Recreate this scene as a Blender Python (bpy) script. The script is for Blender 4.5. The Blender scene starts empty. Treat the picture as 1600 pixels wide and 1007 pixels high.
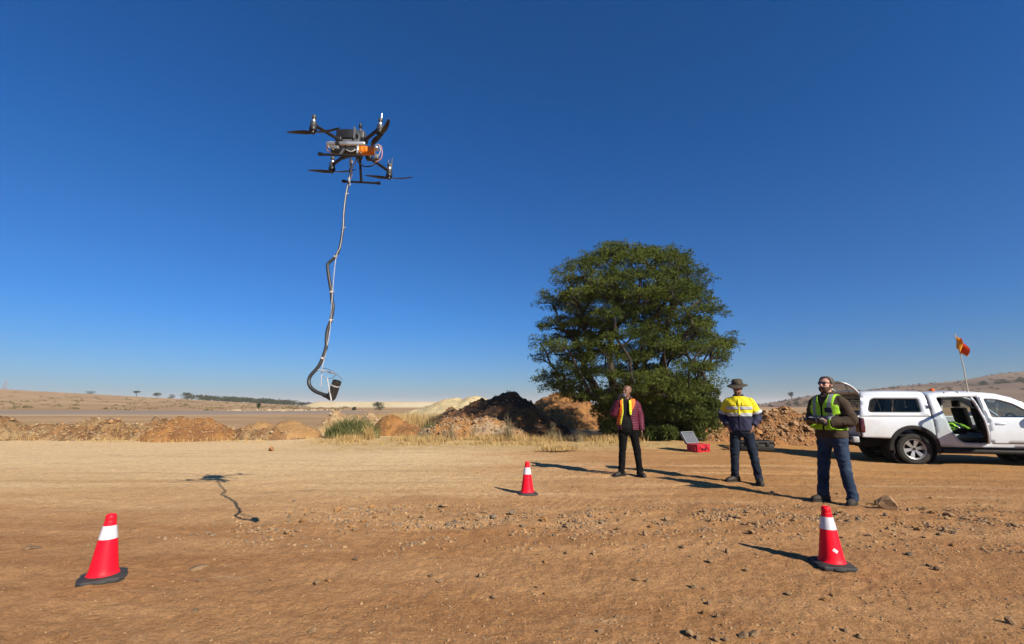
import bpy, bmesh, math, random
import numpy as np
from mathutils import Vector, Matrix, noise
from mathutils.geometry import delaunay_2d_cdt

scene = bpy.context.scene
COL = scene.collection
R = math.radians

# ------------------------------------------------------------------ camera, sky, sun, exposure
cam_d = bpy.data.cameras.new('camera')
cam = bpy.data.objects.new('camera', cam_d)
COL.objects.link(cam)
cam.location = (0, 0, 1.37)
cam.rotation_euler = (R(90 + 10.196), 0, 0)
cam_d.sensor_width = 36.0
cam_d.lens = 16.2
cam_d.clip_start = 0.05
cam_d.clip_end = 20000
scene.camera = cam

SUN_EL, SUN_AZ = 31.0, 140.5            # azimuth clockwise from +Y
world = bpy.data.worlds.new('World')
scene.world = world
world.use_nodes = True
wn, wl = world.node_tree.nodes, world.node_tree.links
wn.clear()
w_out = wn.new('ShaderNodeOutputWorld')
w_bg = wn.new('ShaderNodeBackground')
sky = wn.new('ShaderNodeTexSky')
sky.sky_type = 'NISHITA'
sky.sun_disc = False
sky.sun_elevation = R(SUN_EL)
sky.sun_rotation = R(SUN_AZ)
sky.altitude = 1500
sky.air_density = 1.0
sky.dust_density = 3.0
sky.ozone_density = 10.0
w_tint = wn.new('ShaderNodeMix')                # camera white balance: a deeper, cooler blue
w_tint.data_type = 'RGBA'; w_tint.blend_type = 'MULTIPLY'
w_tint.inputs[0].default_value = 1.0
w_tc = wn.new('ShaderNodeTexCoord')
w_sep = wn.new('ShaderNodeSeparateXYZ')
w_ramp = wn.new('ShaderNodeValToRGB')           # the same all round the horizon: low sky greyer, high sky deeper
w_ramp.color_ramp.interpolation = 'EASE'
for _i, (_p, _c) in enumerate(((0.0, (.57, .66, .66, 1)), (0.20, (.265, .665, .84, 1)), (0.55, (.115, .65, .91, 1)))):
    _e = w_ramp.color_ramp.elements[_i] if _i < 2 else w_ramp.color_ramp.elements.new(_p)
    _e.position = _p; _e.color = _c
wl.new(w_tc.outputs['Generated'], w_sep.inputs[0])
wl.new(w_sep.outputs[2], w_ramp.inputs[0])
wl.new(w_ramp.outputs[0], w_tint.inputs[7])
w_bg.inputs['Strength'].default_value = 0.0705
wl.new(sky.outputs[0], w_tint.inputs[6])
wl.new(w_tint.outputs[2], w_bg.inputs['Color'])
wl.new(w_bg.outputs[0], w_out.inputs['Surface'])

sun_d = bpy.data.lights.new('sun', 'SUN')
sun_d.energy = 5.0
sun_d.angle = R(0.5)
sun_d.color = (1.0, 0.90, 0.76)
sun = bpy.data.objects.new('sun', sun_d)
COL.objects.link(sun)
_sd = Vector((math.sin(R(SUN_AZ)) * math.cos(R(SUN_EL)), math.cos(R(SUN_AZ)) * math.cos(R(SUN_EL)), math.sin(R(SUN_EL))))
sun.rotation_euler = (-_sd).to_track_quat('-Z', 'Y').to_euler()
sun.location = _sd * 50

scene.view_settings.view_transform = 'Standard'
scene.view_settings.look = 'None'
scene.view_settings.exposure = 1.0
scene.view_settings.gamma = 1.0
scene.view_settings.use_curve_mapping = False
scene.render.engine = 'CYCLES'

# ------------------------------------------------------------------ helpers
def lin(r, g, b):
    f = lambda c: (c / 255 / 12.92) if c / 255 <= 0.04045 else ((c / 255 + 0.055) / 1.055) ** 2.4
    return (f(r), f(g), f(b), 1)

def sstep(a, b, x):
    t = min(1.0, max(0.0, (x - a) / (b - a)))
    return t * t * (3 - 2 * t)

MATS = {}
ALB = 0.61                              # deeper shadows put into the colours: all albedos lowered against the raised exposure
def mat(name, col, col2=None, scale=6.0, rough=0.8, bump=0.0, bscale=None, metal=0.0, spec=0.3, detail=6.0, trans=0.0,
        stretch=(1, 1, 1), lo=0.35, hi=0.65, coat=0.0, col3=None, scale3=1.0):
    m = bpy.data.materials.new(name)
    m.use_nodes = True
    nt = m.node_tree
    n, l = nt.nodes, nt.links
    p = n['Principled BSDF']
    out = n['Material Output']
    p.inputs['Roughness'].default_value = rough
    p.inputs['Metallic'].default_value = metal
    p.inputs['Specular IOR Level'].default_value = spec
    p.inputs['Coat Weight'].default_value = coat
    col = tuple(c * ALB for c in col[:3])
    col2 = tuple(c * ALB for c in col2[:3]) if col2 is not None else None
    col3 = tuple(c * ALB for c in col3[:3]) if col3 is not None else None
    if len(col) == 3: col = (*col, 1)
    p.inputs['Base Color'].default_value = col
    tc = n.new('ShaderNodeTexCoord')
    mp = n.new('ShaderNodeMapping')
    mp.inputs['Scale'].default_value = stretch
    l.new(tc.outputs['Object'], mp.inputs['Vector'])
    csock = None
    if col2 is not None:
        if len(col2) == 3: col2 = (*col2, 1)
        nz = n.new('ShaderNodeTexNoise')
        nz.inputs['Scale'].default_value = scale
        nz.inputs['Detail'].default_value = detail
        nz.inputs['Roughness'].default_value = 0.65
        l.new(mp.outputs[0], nz.inputs['Vector'])
        mr = n.new('ShaderNodeMapRange')
        mr.inputs[1].default_value = lo
        mr.inputs[2].default_value = hi
        l.new(nz.outputs[0], mr.inputs[0])
        mx = n.new('ShaderNodeMix')
        mx.data_type = 'RGBA'
        mx.inputs[6].default_value = col
        mx.inputs[7].default_value = col2
        l.new(mr.outputs[0], mx.inputs[0])
        csock = mx.outputs[2]
        if col3 is not None:
            if len(col3) == 3: col3 = (*col3, 1)
            nz3 = n.new('ShaderNodeTexNoise')
            nz3.inputs['Scale'].default_value = scale3
            nz3.inputs['Detail'].default_value = 4
            l.new(mp.outputs[0], nz3.inputs['Vector'])
            mr3 = n.new('ShaderNodeMapRange')
            mr3.inputs[1].default_value = 0.45
            mr3.inputs[2].default_value = 0.62
            l.new(nz3.outputs[0], mr3.inputs[0])
            mx3 = n.new('ShaderNodeMix')
            mx3.data_type = 'RGBA'
            l.new(csock, mx3.inputs[6])
            mx3.inputs[7].default_value = col3
            l.new(mr3.outputs[0], mx3.inputs[0])
            csock = mx3.outputs[2]
        l.new(csock, p.inputs['Base Color'])
    if bump > 0:
        nb = n.new('ShaderNodeTexNoise')
        nb.inputs['Scale'].default_value = bscale or scale * 4
        nb.inputs['Detail'].default_value = 6
        nb.inputs['Roughness'].default_value = 0.6
        l.new(mp.outputs[0], nb.inputs['Vector'])
        bp = n.new('ShaderNodeBump')
        bp.inputs['Strength'].default_value = 1.0
        bp.inputs['Distance'].default_value = bump
        l.new(nb.outputs[0], bp.inputs['Height'])
        l.new(bp.outputs[0], p.inputs['Normal'])
    if trans > 0:
        tr = n.new('ShaderNodeBsdfTranslucent')
        if csock: l.new(csock, tr.inputs['Color'])
        else: tr.inputs['Color'].default_value = col
        ms = n.new('ShaderNodeMixShader')
        ms.inputs[0].default_value = trans
        l.new(p.outputs[0], ms.inputs[1])
        l.new(tr.outputs[0], ms.inputs[2])
        l.new(ms.outputs[0], out.inputs['Surface'])
    MATS[name] = m
    return m

def glass_mat(name, tint, gloss=0.12):
    m = bpy.data.materials.new(name)
    m.use_nodes = True
    n, l = m.node_tree.nodes, m.node_tree.links
    n.remove(n['Principled BSDF'])
    out = n['Material Output']
    t = n.new('ShaderNodeBsdfTransparent'); t.inputs[0].default_value = (*tint, 1)
    g = n.new('ShaderNodeBsdfGlossy'); g.inputs['Roughness'].default_value = 0.03; g.inputs[0].default_value = (.9, .9, .9, 1)
    fr = n.new('ShaderNodeLayerWeight'); fr.inputs['Blend'].default_value = 0.25
    mth = n.new('ShaderNodeMath'); mth.operation = 'MULTIPLY_ADD'
    mth.inputs[1].default_value = 0.32; mth.inputs[2].default_value = gloss * 0.4
    mx = n.new('ShaderNodeMixShader')
    l.new(fr.outputs['Fresnel'], mth.inputs[0])
    l.new(mth.outputs[0], mx.inputs[0])
    l.new(t.outputs[0], mx.inputs[1]); l.new(g.outputs[0], mx.inputs[2])
    l.new(mx.outputs[0], out.inputs['Surface'])
    MATS[name] = m
    return m

class MB:
    """collects verts and faces (with a material slot number) and links them as ONE mesh object"""
    def __init__(self): self.v = []; self.f = []; self.mi = []
    def add(self, vs, fs, mi=0):
        o = len(self.v)
        self.v += [tuple(p) for p in vs]
        self.f += [tuple(i + o for i in f) for f in fs]
        self.mi += [mi] * len(fs)
    def box(self, c, s, mi=0, rot=None, taper=1.0):
        M = rot if rot is not None else Matrix.Identity(3)
        vs = []
        for z in (-.5, .5):
            k = taper if z > 0 else 1.0
            for x, y in ((-.5, -.5), (.5, -.5), (.5, .5), (-.5, .5)):
                vs.append(Vector(c) + M @ Vector((x * s[0] * k, y * s[1] * k, z * s[2])))
        self.add(vs, [(3, 2, 1, 0), (4, 5, 6, 7), (0, 1, 5, 4), (1, 2, 6, 5), (2, 3, 7, 6), (3, 0, 4, 7)], mi)
    def rbox(self, c, s, r, mi=0, rot=None, n=2):
        """box with rounded vertical edges and bevelled rims"""
        M = rot if rot is not None else Matrix.Identity(3)
        hx, hy, hz = s[0] / 2, s[1] / 2, s[2] / 2
        r = min(r, hx * .95, hy * .95, hz * .95)
        rows = []
        for (ins, z) in ((r, -hz), (r * .3, -hz + r * .3), (0, -hz + r), (0, hz - r), (r * .3, hz - r * .3), (r, hz)):
            ring = []
            for k, (sx, sy) in enumerate(((1, 1), (-1, 1), (-1, -1), (1, -1))):
                for j in range(n + 1):
                    a = math.pi / 2 * (k + j / n)
                    rr = r
                    ring.append(((hx - ins - rr) * sx + rr * math.cos(a) if hx > ins + rr else sx * max(0.001, hx - ins) , (hy - ins - rr) * sy + rr * math.sin(a) if hy > ins + rr else sy * max(0.001, hy - ins), z))
            rows.append(ring)
        m = len(rows[0])
        vs = [Vector(c) + M @ Vector(p) for ring in rows for p in ring]
        fs = []
        for i in range(len(rows) - 1):
            for j in range(m):
                k = (j + 1) % m
                fs.append((i * m + j, i * m + k, (i + 1) * m + k, (i + 1) * m + j))
        fs.append(tuple(reversed(range(m))))
        fs.append(tuple((len(rows) - 1) * m + j for j in range(m)))
        self.add(vs, fs, mi)
    def lathe(self, prof, seg=24, c=(0, 0, 0), mi=0, rot=None, cap=True):
        M = rot if rot is not None else Matrix.Identity(3)
        vs, fs = [], []
        for r, z in prof:
            for j in range(seg):
                a = 2 * math.pi * j / seg
                vs.append(Vector(c) + M @ Vector((r * math.cos(a), r * math.sin(a), z)))
        for i in range(len(prof) - 1):
            for j in range(seg):
                k = (j + 1) % seg
                fs.append((i * seg + j, i * seg + k, (i + 1) * seg + k, (i + 1) * seg + j))
        if cap:
            fs.append(tuple(reversed(range(seg))))
            fs.append(tuple((len(prof) - 1) * seg + j for j in range(seg)))
        self.add(vs, fs, mi)
    def ell(self, c, r, seg=14, rings=9, mi=0, rot=None):
        M = rot if rot is not None else Matrix.Identity(3)
        vs = [Vector(c) + M @ Vector((0, 0, -r[2]))]
        for i in range(1, rings):
            t = math.pi * i / rings
            for j in range(seg):
                a = 2 * math.pi * j / seg
                vs.append(Vector(c) + M @ Vector((r[0] * math.sin(t) * math.cos(a), r[1] * math.sin(t) * math.sin(a), -r[2] * math.cos(t))))
        vs.append(Vector(c) + M @ Vector((0, 0, r[2])))
        fs = []
        for j in range(seg):
            fs.append((0, 1 + (j + 1) % seg, 1 + j))
        for i in range(rings - 2):
            for j in range(seg):
                k = (j + 1) % seg
                a = 1 + i * seg
                fs.append((a + j, a + k, a + seg + k, a + seg + j))
        t = len(vs) - 1
        a = 1 + (rings - 2) * seg
        for j in range(seg):
            fs.append((t, a + j, a + (j + 1) % seg))
        self.add(vs, fs, mi)
    def tube(self, pts, rad, seg=10, mi=0, ref=None, round_end=False):
        """rad: number, list of numbers, or list of (a, b): a along ref, b across"""
        P = [Vector(p) for p in pts]
        n = len(P)
        if not isinstance(rad, (list, tuple)): rad = [rad] * n
        rad = [r if isinstance(r, (tuple, list)) else (r, r) for r in rad]
        T = []
        for i in range(n):
            d = P[min(i + 1, n - 1)] - P[max(i - 1, 0)]
            T.append(d.normalized() if d.length > 1e-9 else Vector((0, 0, 1)))
        N = Vector(ref) if ref is not None else (Vector((1, 0, 0)) if abs(T[0].x) < .8 else Vector((0, 1, 0)))
        rows = []
        for i in range(n):
            N = N - T[i] * N.dot(T[i])
            if N.length < 1e-6: N = T[i].orthogonal()
            N.normalize()
            B = T[i].cross(N)
            rows.append((P[i], N.copy(), B, rad[i], T[i]))
        if round_end:
            p, N0, B0, r, t = rows[0]; m = (r[0] + r[1]) / 2
            pre = [(p - t * m * .9, N0, B0, (r[0] * .4, r[1] * .4), t), (p - t * m * .6, N0, B0, (r[0] * .8, r[1] * .8), t)]
            p, N1, B1, r, t = rows[-1]; m = (r[0] + r[1]) / 2
            post = [(p + t * m * .6, N1, B1, (r[0] * .8, r[1] * .8), t), (p + t * m * .9, N1, B1, (r[0] * .4, r[1] * .4), t)]
            rows = pre + rows + post
        vs, fs = [], []
        for p, Nn, B, r, t in rows:
            for j in range(seg):
                a = 2 * math.pi * j / seg
                vs.append(p + Nn * (r[0] * math.cos(a)) + B * (r[1] * math.sin(a)))
        for i in range(len(rows) - 1):
            for j in range(seg):
                k = (j + 1) % seg
                fs.append((i * seg + j, i * seg + k, (i + 1) * seg + k, (i + 1) * seg + j))
        fs.append(tuple(reversed(range(seg))))
        fs.append(tuple((len(rows) - 1) * seg + j for j in range(seg)))
        self.add(vs, fs, mi)
    def rings(self, rows, seg=28, mi=0):
        """rows: (cx, cy, z, rx, ry, exponent) stacked upward"""
        vs, fs = [], []
        for cx, cy, z, rx, ry, e in rows:
            for j in range(seg):
                a = 2 * math.pi * j / seg
                s, c = math.sin(a), -math.cos(a)
                vs.append((cx + rx * math.copysign(abs(s) ** (2 / e), s), cy + ry * math.copysign(abs(c) ** (2 / e), c), z))
        for i in range(len(rows) - 1):
            for j in range(seg):
                k = (j + 1) % seg
                fs.append((i * seg + j, i * seg + k, (i + 1) * seg + k, (i + 1) * seg + j))
        fs.append(tuple(reversed(range(seg))))
        fs.append(tuple((len(rows) - 1) * seg + j for j in range(seg)))
        self.add(vs, fs, mi)
    def mesh(self, name='mesh', recalc=True):
        me = bpy.data.meshes.new(name)
        me.from_pydata(self.v, [], self.f)
        if any(self.mi): me.polygons.foreach_set('material_index', self.mi)
        if recalc:
            bm = bmesh.new(); bm.from_mesh(me)
            bmesh.ops.recalc_face_normals(bm, faces=bm.faces)
            bm.to_mesh(me); bm.free()
        return me
    def build(self, name, mats, parent=None, smooth=True, loc=None, recalc=True, angle=40):
        me = self.mesh(name, recalc)
        return link_mesh(name, me, mats, parent, smooth, loc, angle)

def shade(me, smooth=True, angle=40):
    if not smooth:
        me.polygons.foreach_set('use_smooth', [False] * len(me.polygons)); return
    me.polygons.foreach_set('use_smooth', [True] * len(me.polygons))
    if angle is not None and len(me.polygons) < 60000:
        bm = bmesh.new(); bm.from_mesh(me)
        lim = R(angle)
        for e in bm.edges:
            if len(e.link_faces) == 2:
                e.smooth = e.calc_face_angle(0) < lim
        bm.to_mesh(me); bm.free()

def link_mesh(name, me, mats, parent=None, smooth=True, loc=None, angle=40):
    if not isinstance(mats, (list, tuple)): mats = [mats]
    keep = np.zeros(len(me.polygons), dtype=np.int32)
    me.polygons.foreach_get('material_index', keep)
    me.materials.clear()
    for m in mats: me.materials.append(m)
    me.polygons.foreach_set('material_index', keep)
    shade(me, smooth, angle)
    o = bpy.data.objects.new(name, me)
    COL.objects.link(o)
    if parent is not None: o.parent = parent
    if loc is not None: o.location = loc
    return o

def tag(o, label=None, cat=None, group=None, kind=None):
    if label: o['label'] = label
    if cat: o['category'] = cat
    if group: o['group'] = group
    if kind: o['kind'] = kind
    return o

def thing(name, label, cat, loc=(0, 0, 0), rz=0.0, group=None):
    o = bpy.data.objects.new(name, None)
    o.empty_display_size = 0.2
    COL.objects.link(o)
    o.location = loc
    o.rotation_euler = (0, 0, rz)
    return tag(o, label, cat, group)

def solid(o, t, offset=-1.0):
    m = o.modifiers.new('thickness', 'SOLIDIFY')
    m.thickness = t; m.offset = offset
    return o

def copy_tree(o, parent=None):
    c = o.copy(); COL.objects.link(c)
    if parent is not None: c.parent = parent
    for ch in list(o.children): copy_tree(ch, c)
    return c

def catmull(pts, k=6):
    P = [Vector(p) for p in pts]
    out = []
    for i in range(len(P) - 1):
        a, b, c, d = P[max(i - 1, 0)], P[i], P[i + 1], P[min(i + 2, len(P) - 1)]
        for j in range(k):
            t = j / k
            out.append(0.5 * ((2 * b) + (c - a) * t + (2 * a - 5 * b + 4 * c - d) * t * t + (3 * b - a - 3 * c + d) * t ** 3))
    out.append(P[-1])
    return out

def coords(me):
    a = np.empty(len(me.vertices) * 3, dtype=np.float32)
    me.vertices.foreach_get('co', a)
    return a.reshape(-1, 3)

def set_coords(me, a):
    me.vertices.foreach_set('co', np.ascontiguousarray(a, dtype=np.float32).ravel()); me.update()

def normals(me):
    a = np.empty(len(me.vertices) * 3, dtype=np.float32)
    me.vertices.foreach_get('normal', a)
    return a.reshape(-1, 3)

def remesh(mb, voxel, iters=2, fac=.5):
    me = mb.mesh('tmp')
    o = bpy.data.objects.new('tmp', me); COL.objects.link(o)
    m = o.modifiers.new('r', 'REMESH'); m.mode = 'VOXEL'; m.voxel_size = voxel
    if iters:
        s = o.modifiers.new('s', 'SMOOTH'); s.factor = fac; s.iterations = iters
    dg = bpy.context.evaluated_depsgraph_get()
    new = bpy.data.meshes.new_from_object(o.evaluated_get(dg))
    bpy.data.objects.remove(o); bpy.data.meshes.remove(me)
    return new

def nz(p, f=1.0, off=0.0):
    return noise.noise((p[0] * f + off, p[1] * f + off * .7, (p[2] if len(p) > 2 else 0) * f - off))

# ------------------------------------------------------------------ materials of the place
M_rock_o = mat('orange_rock', (.50, .27, .10), (.33, .16, .06), 5, .95, .01, 25)
M_rock_b = mat('brown_rock', (.50, .32, .165), (.32, .19, .095), 7, .95, .01, 25)
M_rock_g = mat('grey_rock', (.32, .245, .17), (.17, .125, .085), 8, .95, .01, 25)
M_rock_d = mat('dark_rock', (.27, .165, .09), (.16, .10, .055), 8, .95, .01, 25)
M_rock_p = mat('pale_rock', (.55, .43, .28), (.40, .28, .16), 8, .95, .01, 25)
M_dirt_bank = mat('bank_soil', (.33, .175, .070), (.14, .072, .030), 2.2, .95, .08, 9, col3=(.38, .25, .12), scale3=1.5)
M_dirt_or = mat('orange_soil', (.41, .195, .055), (.24, .105, .034), 2.4, .95, .06, 9, col3=(.22, .10, .036), scale3=1.2)
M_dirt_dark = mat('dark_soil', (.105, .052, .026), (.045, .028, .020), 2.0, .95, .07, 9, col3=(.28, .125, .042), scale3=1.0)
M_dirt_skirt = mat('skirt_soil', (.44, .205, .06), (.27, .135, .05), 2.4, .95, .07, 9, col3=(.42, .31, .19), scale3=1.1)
M_rubble = mat('rubble_soil', (.36, .165, .055), (.17, .075, .028), 2.6, .95, .07, 9)
M_sand = mat('pale_sand', (.66, .54, .30), (.54, .42, .22), .8, .95, .08, 3)
M_tail = mat('tailings', (.66, .56, .36), (.58, .46, .26), .05, .95, 0)
M_grass = mat('dry_grass', (.74, .52, .22), (.50, .32, .12), 1.2, .9, trans=.25)
M_weed = mat('dry_weed', (.30, .22, .12), (.42, .33, .18), 3, .9, trans=.2)
M_reed = mat('green_reed', (.12, .155, .045), (.30, .27, .10), 1.4, .8, trans=.25)
M_leaf = mat('wattle_leaf', (.060, .092, .015), (.155, .185, .032), .6, .7, spec=.12, trans=.30, detail=8, lo=.38, hi=.62)
M_leaf2 = mat('shrub_leaf', (.060, .090, .018), (.13, .155, .034), 1.0, .7, spec=.12, trans=.25, detail=8)
M_bark = mat('bark', (.040, .030, .023), (.070, .055, .041), 9, .95, .012, 30)
M_far = mat('far_leaf', (.045, .060, .030), (.075, .085, .040), .3, .9, trans=.1)

# ------------------------------------------------------------------ ground
def hbase(x, y):
    z = -0.12 * sstep(6.0, 9.3, x - .25 * (y - 11)) * sstep(8.2, 10.4, y) * (1 - sstep(60, 140, y))
    if y > 60 and x < -60:
        d = min(1.0, max(0.0, (-x / y - .42) / .70))
        z += 17.0 * d * sstep(90, 480, y)
    return z

def hz(x, y):
    z = hbase(x, y)
    r = math.hypot(x, y)
    f = 1 - sstep(60, 200, r)
    if f > 0:
        z += f * (.030 * noise.noise((x * .33, y * .5, 1.7)) + .016 * noise.noise((x * 1.3, y * 1.7, 4.1)))
        # line of churned gravel across the middle of the clearing
        g = math.exp(-((y - 5.95 - .25 * math.sin(x * .6)) / .75) ** 2) * (sstep(-3.4, -1.6, x))
        z += g * (.025 + .03 * noise.noise((x * 2.3, y * 2.6, 9)))
        if r < 30:
            z += .007 * noise.noise((x * 5.1, y * 6.3, 2.2)) * (1 + 1.6 * g) + .0105 * noise.noise((x * 12, y * 14, 3.3)) * (1 - sstep(9, 16, r)) + .0035 * noise.noise((x * 33, y * 37, 8.3)) * (1 - sstep(5, 9, r))
            # wheel ruts running across to the truck
            for yy, k in ((8.9, .55), (10.2, .45), (7.7, .3)):
                c = yy + .16 * x * .5 + .35 * math.sin(x * .31)
                z -= k * .035 * math.exp(-((y - c) / .16) ** 2) * sstep(-2, 3, x)
                z += k * .024 * math.exp(-((y - c - .30) / .12) ** 2) * sstep(-2, 3, x)
            # tyre tread marks by the middle cone
            if -.5 < x < 2.6 and 5.9 < y < 7.9:
                w = math.exp(-((y - 6.75 - .10 * x) / .26) ** 2) * sstep(-.4, .2, x) * (1 - sstep(1.6, 2.5, x))
                z += w * .0065 * math.sin((x - .5 * y) * 47) * (.5 + noise.noise((x * 2, y * 2, 6)))
    return z

def build_ground():
    az = []
    a = -58.0
    while a < 58.0:
        az.append(a); a += 0.165
    b = 58.0
    while b < 302.0:
        az.append(b); b += 4.0
    rs = [0.35, .8, 1.2]
    r = 1.45
    while r < 30: rs.append(r); r *= 1.0088
    while r < 5800: rs.append(r); r *= 1.06
    n = len(az)
    vs = [(0, 0, hz(0, 0))]
    for r in rs:
        for t in az:
            x, y = r * math.sin(R(t)), r * math.cos(R(t))
            vs.append((x, y, hz(x, y)))
    fs = []
    for j in range(n): fs.append((0, 1 + (j + 1) % n, 1 + j))
    for i in range(len(rs) - 1):
        o = 1 + i * n
        for j in range(n):
            k = (j + 1) % n
            fs.append((o + j, o + k, o + n + k, o + n + j))
    me = bpy.data.meshes.new('ground')
    me.from_pydata(vs, [], fs)
    me.update()
    return me

def ground_material():
    m = bpy.data.materials.new('ground_dirt')
    m.use_nodes = True
    n, l = m.node_tree.nodes, m.node_tree.links
    p = n['Principled BSDF']
    p.inputs['Roughness'].default_value = 0.95
    p.inputs['Specular IOR Level'].default_value = 0.15
    tc = n.new('ShaderNodeTexCoord')
    def mapping(s, loc=(0, 0, 0), rot=0.0):
        k = n.new('ShaderNodeMapping'); k.inputs['Scale'].default_value = s; k.inputs['Location'].default_value = loc
        k.inputs['Rotation'].default_value = (0, 0, rot)
        l.new(tc.outputs['Object'], k.inputs['Vector']); return k.outputs[0]
    def noi(vec, scale, detail=6, rough=.6):
        k = n.new('ShaderNodeTexNoise'); k.inputs['Scale'].default_value = scale; k.inputs['Detail'].default_value = detail
        k.inputs['Roughness'].default_value = rough
        l.new(vec, k.inputs['Vector']); return k.outputs[0]
    def rng(s, a, b, c=0.0, d=1.0):
        k = n.new('ShaderNodeMapRange'); k.interpolation_type = 'SMOOTHSTEP'
        for i, v in zip((1, 2, 3, 4), (a, b, c, d)): k.inputs[i].default_value = v
        l.new(s, k.inputs[0]); return k.outputs[0]
    def mth(op, a, b):
        k = n.new('ShaderNodeMath'); k.operation = op
        for i, v in enumerate((a, b)):
            if isinstance(v, (int, float)): k.inputs[i].default_value = v
            else: l.new(v, k.inputs[i])
        return k.outputs[0]
    def mix(f, a, b, mode='MIX'):
        k = n.new('ShaderNodeMix'); k.data_type = 'RGBA'; k.blend_type = mode
        if isinstance(f, (int, float)): k.inputs[0].default_value = f
        else: l.new(f, k.inputs[0])
        for i, v in ((6, a), (7, b)):
            if isinstance(v, tuple): k.inputs[i].default_value = (*(v if mode == 'MULTIPLY' or max(v) > .65 and min(v) > .6 else tuple(c * .70 for c in v)), 1)
            else: l.new(v, k.inputs[i])
        return k.outputs[2]
    iso = mapping((1, 1, 1))
    strk = mapping((.35, 1.5, 1), rot=.03)
    sep = n.new('ShaderNodeSeparateXYZ'); l.new(tc.outputs['Object'], sep.inputs[0])
    X, Y = sep.outputs[0], sep.outputs[1]
    wob = noi(strk, .55, 5)
    wob2 = noi(iso, .35, 4)
    # base soil: red brown to tan
    big = rng(noi(strk, 1.1, 7), .35, .68)
    col = mix(big, (.425, .215, .085), (.55, .305, .133))
    # pale dusty hard pan, beaten by wheels, on the left and towards the back
    yw = mth('ADD', Y, mth('MULTIPLY', mth('SUBTRACT', wob, .5), 5.0))
    xw = mth('ADD', X, mth('MULTIPLY', mth('SUBTRACT', wob2, .5), 7.0))
    pale = mth('MULTIPLY', rng(yw, 4.6, 9.0), rng(xw, 4.0, -2.5))
    col = mix(pale, col, (.68, .445, .215))
    pale2 = mth('MULTIPLY', rng(yw, 7.5, 12.5), rng(xw, 1.5, -3.0))
    col = mix(mth('MULTIPLY', pale2, .8), col, (.76, .56, .31))
    # orange clay on the right
    org = mth('MULTIPLY', mth('MULTIPLY', rng(yw, 6.0, 9.5), rng(xw, 1.0, 6.0)), .85)
    col = mix(org, col, (.49, .252, .084))
    # dry straw litter verge in front of the heaps
    straw = mth('MULTIPLY', mth('MULTIPLY', rng(yw, 13.5, 16.0), rng(xw, -8.5, -5.5)), rng(xw, 8.0, 5.5))
    col = mix(mth('MULTIPLY', straw, rng(noi(iso, 2.5, 6), .32, .55)), col, (.56, .40, .18))
    # the plain beyond the heaps: dry veld
    far = rng(yw, 21, 26)
    veld = mix(rng(noi(mapping((.012, .05, 1)), 1, 8, .7), .35, .65), (.50, .335, .175), (.345, .215, .11))
    veld = mix(mth('MULTIPLY', rng(noi(mapping((.03, .11, 1), (3, 9, 0)), 1, 7, .7), .55, .68), .7), veld, (.20, .17, .075))
    veld = mix(mth('MULTIPLY', rng(noi(mapping((.008, .06, 1), (31, 5, 0)), 1, 5, .6), .56, .66), .7), veld, (.60, .45, .24))
    col = mix(far, col, veld)
    # damp looking dark smears and pale scuffs
    sm = mth('MULTIPLY', rng(noi(mapping((.8, 1.7, 1), (7, 1, 0)), 1.3, 7, .65), .56, .74), .45)
    col = mix(sm, col, (.235, .135, .068))
    sc = mth('MULTIPLY', rng(noi(mapping((.7, 1.9, 1), (2, 8, 0)), 1.0, 7, .7), .58, .74), .40)
    col = mix(sc, col, (.62, .46, .27))
    # long faint wheel streaks across the hard pan
    tz = mth('MULTIPLY', rng(yw, 6.2, 8.0), rng(yw, 17.0, 14.0))
    t1 = noi(mapping((.16, 2.6, 1), (1, 3, 0), .09), 1.0, 7, .62)
    col = mix(mth('MULTIPLY', mth('MULTIPLY', tz, rng(t1, .52, .66)), .34), col, (.80, .60, .35))
    col = mix(mth('MULTIPLY', mth('MULTIPLY', tz, rng(t1, .48, .35)), .26), col, (.36, .215, .10))
    # grit: fine light and dark grains
    fine = noi(iso, 55, 5, .75)
    col = mix(1.0, col, mix(rng(fine, .28, .72), (.70, .68, .66), (1.26, 1.26, 1.26)), 'MULTIPLY')
    med = noi(iso, 9, 6, .7)
    col = mix(1.0, col, mix(rng(med, .3, .7), (.84, .82, .80), (1.12, 1.12, 1.13)), 'MULTIPLY')
    vo = n.new('ShaderNodeTexVoronoi'); vo.inputs['Scale'].default_value = 26
    l.new(iso, vo.inputs['Vector'])
    spk = n.new('ShaderNodeSeparateColor'); l.new(vo.outputs['Color'], spk.inputs[0])
    peb = mth('MULTIPLY', rng(vo.outputs['Distance'], .34, .22), rng(spk.outputs[0], .80, .86))
    peb = mth('MULTIPLY', peb, rng(noi(iso, 1.1, 4), .40, .60))
    col = mix(mth('MULTIPLY', peb, .55), col, mix(spk.outputs[1], (.52, .39, .24), (.22, .15, .09)))
    l.new(col, p.inputs['Base Color'])
    # relief
    b1 = mth('MULTIPLY', noi(iso, 20, 8, .75), .8)
    b2 = mth('MULTIPLY', noi(mapping((.8, 1.5, 1), (4, 2, 0)), 1.6, 5, .55), .55)
    b3 = mth('MULTIPLY', peb, .42)
    hsum = mth('ADD', mth('ADD', b1, b2), mth('ADD', b3, mth('MULTIPLY', fine, .10)))
    bp = n.new('ShaderNodeBump'); bp.inputs['Strength'].default_value = 1.0; bp.inputs['Distance'].default_value = 0.042
    l.new(hsum, bp.inputs['Height'])
    l.new(bp.outputs[0], p.inputs['Normal'])
    return m

gm = build_ground()
ground = link_mesh('ground', gm, ground_material(), angle=None)
tag(ground, 'bare brown dirt clearing and dry plain running to the horizon', kind='structure')
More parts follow.
